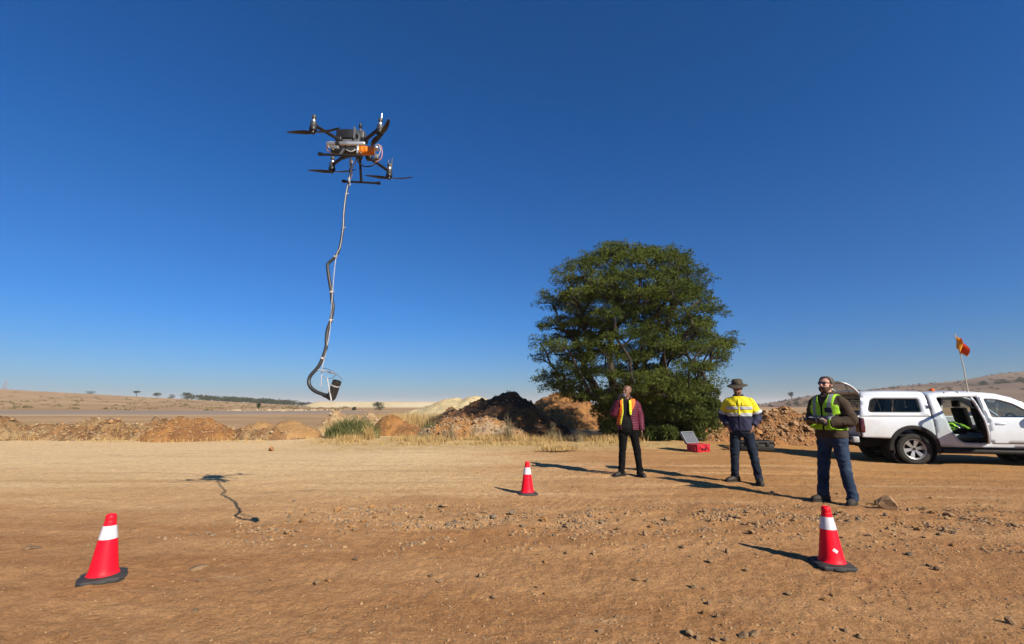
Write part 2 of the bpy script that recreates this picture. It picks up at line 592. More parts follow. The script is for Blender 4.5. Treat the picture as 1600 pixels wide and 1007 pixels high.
# ------------------------------------------------------------------ far setting
def sheet(name, xs, ys, hf, m, label, skip=-.5):
    vs, fs = [], []
    idx = {}
    H = {}
    for i, x in enumerate(xs):
        for j, y in enumerate(ys):
            H[i, j] = hf(x, y)
    def vid(i, j):
        if (i, j) not in idx:
            idx[i, j] = len(vs); vs.append((xs[i], ys[j], H[i, j]))
        return idx[i, j]
    for i in range(len(xs) - 1):
        for j in range(len(ys) - 1):
            q = ((i, j), (i + 1, j), (i + 1, j + 1), (i, j + 1))
            if max(H[k] for k in q) > skip:
                fs.append(tuple(vid(*k) for k in q))
    me = bpy.data.meshes.new(name)
    me.from_pydata(vs, [], fs)
    me.update()
    o = link_mesh(name, me, m, angle=None)
    if label: tag(o, label, kind='structure')
    return o

def lerp_tab(tab, x):
    if x <= tab[0][0]: return tab[0][1]
    for (a, fa), (b, fb) in zip(tab, tab[1:]):
        if x <= b: return fa + (fb - fa) * (x - a) / (b - a)
    return tab[-1][1]

HILL = [(270, -4), (320, 2.0), (345, 6), (370, 10.8), (403, 14.6), (450, 19.5), (495, 23.5), (579, 31.5), (630, 39.8), (664, 43.0), (760, 46), (900, 49)]
def hill_h(x, y):
    u = x * 600 / max(y, 250.)
    top = lerp_tab(HILL, u)
    s = sstep(230, 600, y) * (1 - .55 * sstep(620, 1100, y))
    return top * (y / 600) ** .2 * s - 1.2 * (1 - sstep(230, 330, y)) + 1.0 * noise.noise((x * .02, y * .02, 3)) * sstep(260, 400, y)

def hill_mat():
    m = mat('hill_grass', (.215, .135, .082), (.145, .09, .055), .010, .95, stretch=(1, 1, 11), col3=(.30, .20, .12), scale3=.006)
    return m
hill = sheet('hill', np.linspace(90, 1500, 170), np.concatenate([np.linspace(230, 640, 60), np.linspace(660, 1300, 14)]), hill_h, hill_mat(),
             'long brown grassy hillside rising behind the white pickup', skip=-1.0)

def ridge_h(x, y):
    c = 9 + 10 * noise.noise((x * .0012, 3.0, 0)) + 5 * noise.noise((x * .004, 8.0, 0))
    return c * 1.3 * math.exp(-((y - 3200) / 500) ** 2) * (1.0 + .5 * sstep(-1500, -3200, x)) * (1 - .6 * sstep(-400, 800, x)) - 2
M_ridge = mat('ridge_veld', (.17, .14, .10), (.12, .11, .08), .004, .95)
sheet('distant_ridge', np.linspace(-5200, 5200, 160), np.linspace(2300, 4100, 16), ridge_h, M_ridge, 'low far ridge fading into haze on the horizon')

def tail_h(x, y):
    fx = sstep(-121, -107, x) * (1 - sstep(-38, -14, x))
    fy = sstep(246, 262, y) * (1 - sstep(300, 330, y))
    return (3.55 + .18 * noise.noise((x * .05, y * .05, 0)) + .10 * noise.noise((x * .3, y * .3, 5))) * fx * fy - .4
sheet('tailings_terrace', np.linspace(-124, -10, 90), np.linspace(240, 335, 40), tail_h, M_tail, 'flat topped pale yellow tailings terrace on the horizon', skip=-.38)

# grey haul road across the plain on the left
vs, fs = [], []
for i, x in enumerate(np.linspace(-260, -16, 90)):
    mid = 82 + .02 * (x + 60)
    hw = 23 * (1 - sstep(-42, -18, x) * .85)
    for y, dz in ((mid - hw * .75 - 1.5, -.5), (mid - hw * .75, .04), (mid, .06), (mid + hw, .06)):
        vs.append((x, y, max(hz(x, y), hbase(x, y)) + dz))
for i in range(89):
    for j in range(3):
        fs.append((i * 4 + j, i * 4 + 4 + j, i * 4 + 5 + j, i * 4 + 1 + j))
me = bpy.data.meshes.new('road'); me.from_pydata(vs, [], fs); me.update()
M_road = mat('haul_road', (.36, .275, .205), (.28, .21, .155), .06, .95, stretch=(1, 4, 1))
tag(link_mesh('road', me, M_road), 'grey haul road crossing the dry plain', kind='structure')

# ------------------------------------------------------------------ stones
def rock_mesh(seed, sub=1, flat=1.0, sharp=.30):
    rnd = random.Random(seed)
    bm = bmesh.new()
    bmesh.ops.create_icosphere(bm, subdivisions=sub, radius=.5)
    ax = (1.0, rnd.uniform(.6, .9), flat * rnd.uniform(.5, .8))
    planes = []
    for _ in range(9):
        d = Vector((rnd.gauss(0, 1), rnd.gauss(0, 1), rnd.gauss(0, 1))).normalized()
        planes.append((d, rnd.uniform(.22, .40)))
    for v in bm.verts:
        c = v.co.copy()
        for d, k in planes:
            s = c.dot(d)
            if s > k: c -= d * (s - k) * .92
        c *= 1 + sharp * noise.noise(c * 2.6 + Vector((seed * 3.1, 0, 0)))
        v.co = Vector((c.x * ax[0], c.y * ax[1], c.z * ax[2]))
    me = bpy.data.meshes.new('rock_mesh')
    bm.to_mesh(me); bm.free()
    return me
ROCKM = {'o': M_rock_o, 'b': M_rock_b, 'g': M_rock_g, 'd': M_rock_d, 'p': M_rock_p, 'k': mat('slab_rock', (.34, .20, .10), (.24, .15, .08), 5, .95, .01, 22), 'B': M_rock_b}
ROCKS = {}
for key, mm in ROCKM.items():
    L = []
    for s in range(5):
        me = rock_mesh(s + 11 * ord(key), 2, .45 if key in 'kp' else 1.0)
        me.materials.append(mm); shade(me, False)
        L.append(me)
    ROCKS[key] = L
def low_rock(seed, mm):
    me = rock_mesh(seed, 1); me.materials.append(mm); shade(me, False); return me
LOWROCK = [low_rock(s, mm) for s, mm in enumerate((M_rock_b, M_rock_o, M_rock_b, M_rock_g, M_rock_o, M_rock_p, M_rock_b, M_rock_d))]

def put_rock(name, me, x, y, z, size, rnd, sink=.25, parent=None):
    o = bpy.data.objects.new(name, me)
    COL.objects.link(o)
    zs = max(v.co.z for v in me.vertices)
    o.scale = (size, size, size)
    o.rotation_euler = (rnd.uniform(-.25, .25), rnd.uniform(-.25, .25), rnd.uniform(0, 6.28))
    o.location = (x, y, z + size * zs * (1 - 2 * sink))
    if parent is not None: o.parent = parent
    return o

def joined_rocks(spots, rnd, protos):
    """spots: (x, y, z, size) -> one mesh of many small stones"""
    V, F, MI = [], [], []
    base = []
    mats = []
    for me in protos:
        c = coords(me).copy()
        f = [tuple(p.vertices) for p in me.polygons]
        mm = me.materials[0]
        if mm not in mats: mats.append(mm)
        base.append((c, f, mats.index(mm)))
    o = 0
    for x, y, z, s in spots:
        c, f, mi = rnd.choice(base)
        E = Matrix.Rotation(rnd.uniform(0, 6.28), 3, 'Z') @ Matrix.Rotation(rnd.uniform(-.6, .6), 3, 'X')
        a = c @ np.array(E).T * s
        a[:, 0] += x; a[:, 1] += y; a[:, 2] += z + s * .12
        V.append(a)
        F += [tuple(i + o for i in q) for q in f]
        MI += [mi] * len(f)
        o += len(a)
    me = bpy.data.meshes.new('stones')
    me.from_pydata(np.concatenate(V).tolist(), [], F)
    me.polygons.foreach_set('material_index', MI)
    for mm in mats: me.materials.append(mm)
    me.update()
    return me

# ------------------------------------------------------------------ heaps of soil
def heap(name, label, cat, x0, x1, y0, y1, res, peaks, m, amp=.08, seed=0, group=None, rocks=0, small=0, rsize=(.12, .3), protos=None, cz=0.0):
    """peaks: (x, y, height, radius[, stretch_x]) of tipped loads that run together"""
    def hf(x, y):
        a = 0
        for pk in peaks:
            px, py, h, r = pk[:4]
            sx = pk[4] if len(pk) > 4 else 1
            wx = x + .25 * r * noise.noise((x * .5 / r * 2, y * .5 / r * 2, seed + px)); wy = y + .2 * r * noise.noise((x / r, y / r, seed + 5 + px))
            d = math.hypot((wx - px) / sx, wy - py) / r
            v = h * (1.0198 - math.sqrt(.04 + min(d, 1) ** 2)) / .8198
            a = max(a, v) if abs(a - v) > .12 else max(a, v) + .02
        if a <= .001: return -.40
        k = min(1, a / .25)
        a += k * k * amp * (noise.noise((x * 1.6, y * 1.6, seed)) + .75 * noise.noise((x * 3.7, y * 3.7, seed + 2)) + .65 * noise.noise((x * 8, y * 8, seed + 3)) + .4 * noise.noise((x * 15, y * 15, seed + 4)))
        return a - .03 + (1 - k) * -.32
    nx, ny = int((x1 - x0) / res) + 1, int((y1 - y0) / res) + 1
    xs, ys = np.linspace(x0, x1, nx), np.linspace(y0, y1, ny)
    cx, cy = (x0 + x1) / 2, (y0 + y1) / 2
    H = [[hf(x, y) + cz for y in ys] for x in xs]
    idx, vs, fs = {}, [], []
    def vid(i, j):
        if (i, j) not in idx:
            idx[i, j] = len(vs); vs.append((xs[i] - cx, ys[j] - cy, H[i][j]))
        return idx[i, j]
    for i in range(nx - 1):
        for j in range(ny - 1):
            if max(H[i][j], H[i + 1][j], H[i][j + 1], H[i + 1][j + 1]) > cz - .38:
                fs.append((vid(i, j), vid(i + 1, j), vid(i + 1, j + 1), vid(i, j + 1)))
    me = bpy.data.meshes.new(name)
    me.from_pydata(vs, [], fs); me.update()
    root = thing(name, label, cat, (cx, cy, 0), 0, group)
    link_mesh('soil', me, m, root, angle=None)
    rnd = random.Random(seed + 77)
    protos = protos or LOWROCK
    def spot():
        for _ in range(200):
            x, y = rnd.uniform(x0, x1), rnd.uniform(y0, y1)
            h = hf(x, y)
            if h > .02 and (y < cy + (y1 - y0) * .18): return x, y, h + cz
        return x0, y0, -.2
    if rocks:
        S = sorted(((rnd.uniform(0, 1) ** 2.2) * (rsize[1] - rsize[0]) + rsize[0] for _ in range(rocks)), reverse=True)
        for s in S:
            x, y, z = spot()
            put_rock('rock', rnd.choice(protos), x - cx, y - cy, z, s, rnd, .15, root)
    if small:
        sp = []
        for _ in range(small):
            x, y, z = spot(); sp.append((x - cx, y - cy, z, rnd.uniform(.4, 1.7) * rsize[0]))
        o = link_mesh('small_stones', joined_rocks(sp, rnd, protos), list({p.materials[0]: 1 for p in protos}), root, smooth=False)
        o['kind'] = 'stuff'
    return root, hf

P_or = [LOWROCK[0], LOWROCK[1], LOWROCK[4], LOWROCK[2]]
# right hand rubble heap
heap('rubble_heap', 'long heap of broken orange brown rock and clods behind the black case', 'rubble heap', 6.0, 17.4, 16.4, 22.8, .07,
     [(8.7, 19.6, 1.02, 2.1, 1.2), (10.2, 19.7, 1.22, 2.3, 1.3), (11.3, 19.6, 1.30, 2.1), (12.5, 19.8, 1.14, 2.1, 1.2), (13.9, 19.6, 1.08, 2.1, 1.2), (15.2, 19.8, .7, 1.5)],
     M_rubble, .16, 3, rocks=290, small=4200, rsize=(.09, .36), protos=P_or, cz=-.11)
# dark heap
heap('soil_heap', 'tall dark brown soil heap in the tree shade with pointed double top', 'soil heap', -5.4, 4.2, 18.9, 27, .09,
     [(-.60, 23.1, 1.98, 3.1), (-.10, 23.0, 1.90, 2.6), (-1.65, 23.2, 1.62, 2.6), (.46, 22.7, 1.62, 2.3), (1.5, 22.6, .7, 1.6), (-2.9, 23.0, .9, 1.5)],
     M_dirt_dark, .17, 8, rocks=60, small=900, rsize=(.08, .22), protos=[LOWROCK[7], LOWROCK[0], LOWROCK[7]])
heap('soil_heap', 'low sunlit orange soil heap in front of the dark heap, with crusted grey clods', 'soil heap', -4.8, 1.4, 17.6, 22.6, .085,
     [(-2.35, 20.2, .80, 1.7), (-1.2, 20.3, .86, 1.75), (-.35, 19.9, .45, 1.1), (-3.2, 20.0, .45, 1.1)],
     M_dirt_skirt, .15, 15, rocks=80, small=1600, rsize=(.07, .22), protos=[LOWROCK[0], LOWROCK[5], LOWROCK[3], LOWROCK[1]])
heap('soil_heap', 'broad orange soil heap behind the trunk of the big tree', 'soil heap', -.6, 9.8, 25.2, 33.2, .10,
     [(2.8, 29.4, 2.15, 3.3, 1.1), (4.1, 29.4, 1.75, 3.1, 1.1), (6.1, 29.4, 1.4, 2.8), (8.1, 29.4, 1.3, 2.2)],
     M_dirt_or, .15, 21, rocks=60, small=900, rsize=(.09, .30), protos=P_or)
# pale sand
heap('sand_heap', 'pale yellow sand heap sloping up behind the dark soil heap', 'sand heap', -11.5, 4.5, 33, 46, .16,
     [(-8.2, 39.6, 1.0, 1.9), (-7.0, 40, 1.35, 3.1, 1.2), (-4.6, 40, 1.95, 4.6, 1.2), (-3.4, 40, 2.12, 4.0), (-2.2, 40, 2.0, 4.4), (1.5, 41, 1.55, 3.6)],
     M_sand, .10, 31, small=400, rsize=(.10, .2), protos=[LOWROCK[5]])
# long pushed up bank on the left and its separate loads
BK = []
_r = random.Random(5)
_x = -32.0
while _x < -9.2:
    x = _x; _x += _r.uniform(.3, 1.5)
    top = lerp_tab([(-32, .95), (-21.8, .90), (-20.1, .92), (-17.9, .70), (-16.3, .80), (-15, .72), (-11.9, .50), (-9, .4)], x)
    BK.append((x, 19.8 + _r.uniform(-.8, .5), top * _r.uniform(.55, 1.12), _r.uniform(.8, 1.9), _r.uniform(.9, 1.8)))
heap('dirt_bank', 'long low pushed up bank of brown dirt and stones left of the clearing', 'dirt bank', -33, -8.4, 16.4, 22.2, .07, BK, M_dirt_bank, .22, 41,
     rocks=290, small=4200, rsize=(.07, .30), protos=[LOWROCK[0], LOWROCK[1], LOWROCK[5], LOWROCK[7], LOWROCK[2]])
heap('dirt_mound', 'rounded bright orange dirt mound tipped against the long dirt bank', 'dirt mound', -15.9, -10.3, 16.9, 21.2, .08,
     [(-13.5, 19.2, .86, 1.55), (-12.7, 19.2, .88, 1.5), (-11.9, 19.3, .55, 1.1)], M_dirt_or, .12, 47, rocks=40, small=900, rsize=(.06, .18), protos=P_or)
heap('dirt_mound', 'smooth ochre dirt mound left of the green reeds', 'dirt mound', -12.3, -7.5, 18.2, 22.3, .08,
     [(-10.7, 20.3, .68, 1.25), (-9.6, 20.3, .75, 1.45), (-8.9, 20.2, .5, .9)], mat('ochre_soil', (.42, .25, .10), (.33, .18, .07), 2, .95, .04, 9), .10, 53, small=200, rsize=(.05, .1), protos=P_or)
heap('dirt_mound', 'pale crusty mound of clods just left of the green reeds', 'dirt mound', -10.4, -6.0, 22.2, 26.4, .10,
     [(-9.0, 24.4, 1.05, 1.3), (-8.2, 24.4, .9, 1.5), (-7.3, 24.2, .95, 1.3)], mat('crust_soil', (.50, .36, .20), (.34, .19, .085), 1.6, .95, .04, 7), .12, 57, rocks=30, small=300, rsize=(.08, .3), protos=[LOWROCK[5], LOWROCK[0], LOWROCK[1]])
heap('dirt_mound', 'orange dirt mound peeping out right of the green reeds', 'dirt mound', -7.2, -3.2, 20.0, 23.8, .08,
     [(-5.7, 22.0, .95, 1.2), (-4.9, 21.9, .62, 1.25)], M_dirt_or, .11, 61, rocks=12, small=250, rsize=(.06, .2), protos=P_or)
heap('dirt_mound', 'weedy brown dirt mound at the foot of the pale sand heap', 'dirt mound', -6.2, -2.0, 27.5, 32.5, .10,
     [(-3.5, 30.0, 1.25, 1.7), (-4.6, 30.0, .8, 1.4)], M_dirt_bank, .10, 63, rocks=15, small=250, rsize=(.08, .22), protos=P_or)
heap('dirt_mound', 'low grey brown spoil mound with straw behind the middle cone', 'dirt mound', 0.35, 2.2, 13.6, 14.9, .05,
     [(.75, 14.2, .16, .45), (1.25, 14.2, .13, .5), (1.75, 14.3, .10, .4)], M_dirt_bank, .035, 66, rocks=14, small=140, rsize=(.03, .10), protos=[LOWROCK[7], LOWROCK[0]])

# ------------------------------------------------------------------ single stones and gravel on the clearing
STONES = [(-7.29,14.39,0.271,'o'),(-3.12,6.95,0.082,'g'),(-2.27,6.34,0.117,'o'),(-1.88,6.57,0.112,'o'),(-2.13,6.49,0.120,'p'),(-2.49,5.81,0.084,'o'),(-2.42,5.42,0.057,'o'),(-1.66,5.90,0.077,'o'),(-1.73,5.72,0.082,'o'),(-1.56,5.84,0.061,'b'),(-0.50,5.44,0.078,'b'),(-0.92,6.57,0.112,'b'),(-1.45,3.95,0.061,'o'),(-1.52,3.90,0.050,'b'),(-0.66,4.06,0.047,'d'),(-1.22,3.10,0.066,'b'),(-1.40,4.45,0.052,'d'),(-1.90,3.94,0.040,'b'),(-1.53,5.26,0.11,'k'),(0.39,5.78,0.091,'o'),(1.41,5.19,0.074,'b'),(1.65,4.77,0.056,'d'),(0.76,4.62,0.054,'b'),(0.51,4.62,0.048,'b'),(1.96,4.16,0.048,'b'),(1.39,3.81,0.063,'b'),(1.06,3.90,0.050,'b'),(0.98,3.92,0.055,'b'),(0.19,3.81,0.039,'b'),(1.08,3.08,0.070,'b'),(1.11,3.04,0.046,'b'),(1.20,3.00,0.038,'b'),(1.26,3.00,0.038,'b'),(2.02,4.62,0.066,'b'),(2.57,5.26,0.089,'b'),(2.35,5.75,0.075,'b'),(2.71,5.84,0.084,'b'),(2.42,6.10,0.080,'b'),(1.85,5.84,0.076,'b'),(1.19,5.44,0.064,'b'),(0.58,5.69,0.060,'b'),(0.74,5.72,0.067,'d'),(4.99,6.65,0.105,'d'),(4.49,5.44,0.078,'o'),(5.08,6.24,0.074,'b'),(5.46,6.07,0.111,'b'),(4.77,5.31,0.083,'g'),(5.53,5.97,0.094,'b'),(2.09,3.06,0.054,'b'),(2.03,3.68,0.052,'b'),(4.06,6.10,0.072,'d'),(4.15,6.13,0.064,'d'),(3.56,4.24,0.055,'d'),(3.55,4.15,0.053,'d'),(3.68,4.58,0.071,'g'),(4.01,7.47,0.118,'b'),(5.72,5.58,0.073,'b'),(-4.64,4.79,0.211,'k'),(-2.68,4.27,0.242,'k'),(-2.43,3.92,0.085,'k'),(-2.11,3.37,0.08,'k'),(-2.64,3.00,0.060,'o'),(-4.27,5.52,0.087,'k'),(-1.07,5.84,0.069,'b'),(0.62,5.94,0.078,'b'),(1.05,5.75,0.075,'g'),(-0.74,5.63,0.088,'g'),(-0.23,5.94,0.093,'g'),(0.00,6.13,0.089,'g'),(-1.24,5.94,0.070,'b'),(-1.51,6.07,0.072,'b'),(4.90,6.34,0.283,'B')]
LBL = {'o': ('small orange stone lying on the dirt of the clearing', 'orange stones on the clearing'),
       'b': ('small brown angular stone lying on the dirt of the clearing', 'brown stones on the clearing'),
       'g': ('small grey stone lying on the dirt of the clearing', 'grey stones on the clearing'),
       'd': ('small dark stone lying on the dirt of the clearing', 'dark stones on the clearing'),
       'p': ('small flat whitish stone lying on the dirt of the clearing', 'whitish stones on the clearing'),
       'k': ('flat grey slab of stone half buried in the dirt on the left', 'half buried stone slabs')}
rnd = random.Random(12)
for x, y, s, k in STONES:
    o = put_rock('boulder' if k == 'B' else 'stone', rnd.choice(ROCKS[k]), x, y, hz(x, y), s * (1.0 if k == 'k' else 1.12), rnd, .42 if k in 'kp' else .2)
    if k == 'B':
        o.scale = (.24, .20, .29); o.rotation_euler = (.1, .2, 2.2); o.location.z = hz(x, y) + .07
        tag(o, 'largest brown angular rock on the ground, right of the man in the lime vest', 'rock')
    else: tag(o, LBL[k][0], 'stone', LBL[k][1])
def keepout(x, y):
    for a, b, r in ((-3.32, 4.08, .3), (2.77, 4.3, .3), (.24, 7.47, .3), (2.27, 9.4, .55), (4.1, 8.5, .55), (4.55, 6.9, .6), (5.65, 14.4, .6), (7.4, 14.6, .8)):
        if (x - a) ** 2 + (y - b) ** 2 < r * r: return True
    return False
CL = [(-2.0, 6.35, .55, .22), (-.55, 5.85, .55, .25), (1.1, 5.7, .9, .25), (2.6, 5.95, .6, .22), (5.3, 5.85, .8, .3), (-2.6, 5.4, .5, .2), (.2, 5.75, .9, .3), (3.9, 5.6, .8, .35), (-1.3, 5.6, .6, .3)]
for i in range(120):
    cx, cy, a, b = rnd.choice(CL)
    x, y = rnd.gauss(cx, a), rnd.gauss(cy, b)
    if keepout(x, y) or y < 2.2: continue
    k = rnd.choice('bbbbogb')
    o = put_rock('stone', rnd.choice(ROCKS[k]), x, y, hz(x, y), rnd.uniform(.035, .085), rnd, .25)
    tag(o, LBL[k][0], 'stone', LBL[k][1])
for i in range(105):
    y = 2.6 + 5.5 * rnd.random() ** 1.3; x = rnd.uniform(-.35 * y, 1.08 * y)
    if keepout(x, y): continue
    k = rnd.choice('bbbboob')
    o = put_rock('stone', rnd.choice(ROCKS[k]), x, y, hz(x, y), .028 + .055 * rnd.random() ** 2, rnd, .25)
    tag(o, LBL[k][0], 'stone', LBL[k][1])
sp = []
for i in range(26000):
    u = rnd.random()
    if u < .52:
        cx, cy, a, b = rnd.choice(CL); x, y = rnd.gauss(cx, a * 1.25), rnd.gauss(cy, b * 1.5); s = .009 + .050 * rnd.random() ** 1.8
        if noise.noise((x * 1.7, y * 2.6, 4)) < -.12 + .25 * rnd.random() or (x < -1.2 and rnd.random() < .5): continue
    elif u < .85:
        y = 1.9 + 9 * rnd.random() ** 1.8; x = rnd.uniform(-.3 * y, 1.12 * y); s = .006 + .022 * rnd.random() ** 1.7
    elif u < .92:
        y = rnd.uniform(8, 16); x = rnd.uniform(-2, 14); s = rnd.uniform(.012, .045)
    else:
        y = 1.9 + 7 * rnd.random() ** 1.6; x = rnd.uniform(-1.15 * y, .1 * y); s = .006 + .017 * rnd.random() ** 1.7
    sp.append((x, y, hz(x, y) - s * .1, s))
protos = [LOWROCK[0], LOWROCK[1], LOWROCK[2], LOWROCK[3], LOWROCK[6], LOWROCK[3], LOWROCK[0], LOWROCK[7]]
o = link_mesh('gravel', joined_rocks(sp, rnd, protos), list({p.materials[0]: 1 for p in protos}), smooth=False)
tag(o, 'loose gravel scattered across the dirt clearing', 'gravel', kind='stuff')

# ------------------------------------------------------------------ dry grass, weeds, reeds
def blades(spots, rnd, w, bend=.5):
    V, F = [], []
    for x, y, z, h in spots:
        a = rnd.uniform(0, 6.28); b = rnd.uniform(0, 6.28)
        ca, sa = math.cos(a), math.sin(a)
        lx, ly = math.cos(b) * h * bend * rnd.uniform(.2, 1), math.sin(b) * h * bend * rnd.uniform(.2, 1)
        ww = w * rnd.uniform(.6, 1.3)
        o = len(V)
        V += [(x - ca * ww, y - sa * ww, z - .02), (x + ca * ww, y + sa * ww, z - .02),
              (x + lx * .35 - ca * ww * .7, y + ly * .35 - sa * ww * .7, z + h * .6), (x + lx * .35 + ca * ww * .7, y + ly * .35 + sa * ww * .7, z + h * .6),
              (x + lx, y + ly, z + h)]
        F += [(o, o + 1, o + 3, o + 2), (o + 2, o + 3, o + 4)]
    me = bpy.data.meshes.new('blades'); me.from_pydata(V, [], F); me.update()
    return me
sp = []
while len(sp) < 9500:
    x = rnd.uniform(-8.5, 5.2); y = rnd.uniform(15.6, 19.6)
    d = noise.noise((x * .7, y * 1.1, 5)) + .5 * noise.noise((x * 2.2, y * 2.2, 1))
    edge = sstep(15.6, 17.6, y) * (1 - sstep(4.2, 5.2, x)) * sstep(-8.6, -5, x)
    if rnd.random() > (.25 + 1.1 * d) * edge * (1 if x > -4 else .65): continue
    h = rnd.uniform(.05, .14) if y < 17.4 else rnd.uniform(.08, .30) * (1.2 if rnd.random() < .06 else 1)
    sp.append((x, y, hz(x, y), h))
for i in range(900):
    x, y = rnd.gauss(1.45, .28), rnd.gauss(14.25, .14); sp.append((x, y, hz(x, y) + .06, rnd.uniform(.05, .16)))
o = link_mesh('dry_grass', blades(sp, rnd, .008, .7), M_grass, smooth=False)
tag(o, 'dry straw coloured grass along the foot of the heaps', 'grass', kind='stuff')
sp = []
while len(sp) < 2600:
    x = rnd.uniform(-34, -7.5); y = rnd.uniform(17.3, 22.5)
    if noise.noise((x * .5, y * .6, 9)) < .05: continue
    sp.append((x, y, hz(x, y) + (.3 if 19 < y < 21 else 0), rnd.uniform(.08, .25)))
o = link_mesh('verge_grass', blades(sp, rnd, .010, .8), M_grass, smooth=False)
tag(o, 'thin dry grass along the left dirt bank', 'grass', kind='stuff')
sp = []
while len(sp) < 4200:                                   # tall veld grass behind the reeds
    x = rnd.uniform(-9.5, -3.2) ; y = rnd.uniform(26, 34)
    if noise.noise((x * .35, y * .35, 2)) < -.1: continue
    sp.append((x, y, hz(x, y), rnd.uniform(.35, 1.0)))
o = link_mesh('veld_grass', blades(sp, rnd, .014, .4), M_grass, smooth=False)
tag(o, 'tall brown veld grass standing behind the reeds', 'grass', kind='stuff')

def plant(name, label, cat, x, y, rx, ry, n, h, m, w=.012, bend=.5, group=None, z0=None, seedh=None):
    root = thing(name, label, cat, (x, y, (hz(x, y) if z0 is None else z0)), 0, group)
    sp = []
    for _ in range(n):
        a, r = rnd.uniform(0, 6.28), math.sqrt(rnd.random())
        k = 1 - .55 * r * r
        sp.append((math.cos(a) * r * rx, math.sin(a) * r * ry, 0, h * k * rnd.uniform(.55, 1.1)))
    link_mesh('foliage', blades(sp, rnd, w, bend), m, root, smooth=False)
    return root
r_, _h = plant('reed_clump', 'broad clump of green reeds between the dirt mounds', 'reeds', -6.7, 19.9, 1.15, .6, 1500, 1.02, M_reed, .016, .75), 0
plant('reed_clump', 'small green weed patch on the slope left of the sunlit orange heap', 'weeds', -3.5, 21.0, .5, .4, 260, .45, M_reed, .014, .8, z0=.25)
plant('dry_weed', 'bleached dry tuft of straw standing in front of the reeds', 'weed', -5.75, 19.0, .22, .2, 160, .75, M_grass, .010, .5)
WEEDS = [(-.15, 18.6, 1.1, 'tall bare grey weed stalks before the dark soil heap'), (1.6, 18.4, .75, 'dry brown weed left of the maroon jacket man'), (2.55, 18.2, .6, 'thin dry weed at the left edge of the tree shade'),
         (-2.4, 18.5, .7, 'dry grey weed in front of the sunlit orange heap'), (-3.5, 18.7, .55, 'low dry weed at the left foot of the sunlit orange heap')]
for x, y, h, lb in WEEDS:
    t = thing('dry_weed', lb, 'weed', (x, y, hz(x, y)), 0)
    mb = MB()
    for k in range(9):
        a = rnd.uniform(0, 6.28); l = h * rnd.uniform(.6, 1.05); e = rnd.uniform(.05, .28)
        tip = Vector((math.cos(a) * l * e, math.sin(a) * l * e, l))
        mb.tube([(0, 0, -.03), tip * .5 + Vector((0, 0, .04)), tip], [.007, .005, .003], 4)
        for q in range(4):
            b = tip * (.5 + .12 * q); a2 = rnd.uniform(0, 6.28)
            mb.tube([b, b + Vector((math.cos(a2) * .09, math.sin(a2) * .09, .10))], [.004, .002], 3)
    mb.build('stem', M_weed, t)
    sp = [(rnd.gauss(0, .13), rnd.gauss(0, .12), 0, h * rnd.uniform(.25, .75)) for _ in range(110)]
    link_mesh('foliage', blades(sp, rnd, .009, .6), M_weed, t, smooth=False)
# ------------------------------------------------------------------ the big tree
def leaf_mesh(clumps, rnd, ll, lw, per, shell=.55, updown=.35):
    """clumps: (centre, (rx, ry, rz)) -> leafy sprays made of small narrow faces spread through every clump"""
    V, F = [], []
    for c, r, dens in clumps:
        nsp = int(per * dens)
        for _ in range(nsp):
            d = Vector((rnd.gauss(0, 1), rnd.gauss(0, 1), rnd.gauss(0, 1)))
            d.normalize()
            if d.z < -.3 and rnd.random() < .5: d.z = -d.z
            q = shell + (1 - shell) * rnd.random() ** .6
            if rnd.random() < .22: q *= rnd.random()
            lump = 1 + .30 * noise.noise(Vector(c) * .9 + d * 2.3)
            p = Vector((c[0] + d.x * r[0] * q * lump, c[1] + d.y * r[1] * q * lump, c[2] + d.z * r[2] * q * lump))
            # a feathery spray: a few leaflets fanned about one axis
            ax = (d + Vector((rnd.gauss(0, .5), rnd.gauss(0, .5), rnd.gauss(.15, .45)))).normalized()
            s0 = ax.orthogonal().normalized(); s1 = ax.cross(s0)
            for k in range(3):
                a = rnd.uniform(0, 6.28)
                side = s0 * math.cos(a) + s1 * math.sin(a)
                dr = (ax * rnd.uniform(.35, 1) + side * rnd.uniform(.3, .9)).normalized()
                L = ll * rnd.uniform(.6, 1.25); W = lw * rnd.uniform(.7, 1.3)
                nn = dr.cross(Vector((rnd.gauss(0, 1), rnd.gauss(0, 1), rnd.gauss(0, 1)))).normalized()
                o = len(V)
                m = p + dr * L * .55
                V += [tuple(p), tuple(m + nn * W), tuple(p + dr * L), tuple(m - nn * W)]
                F.append((o, o + 1, o + 2, o + 3))
    me = bpy.data.meshes.new('leaves'); me.from_pydata(V, [], F); me.update()
    return me

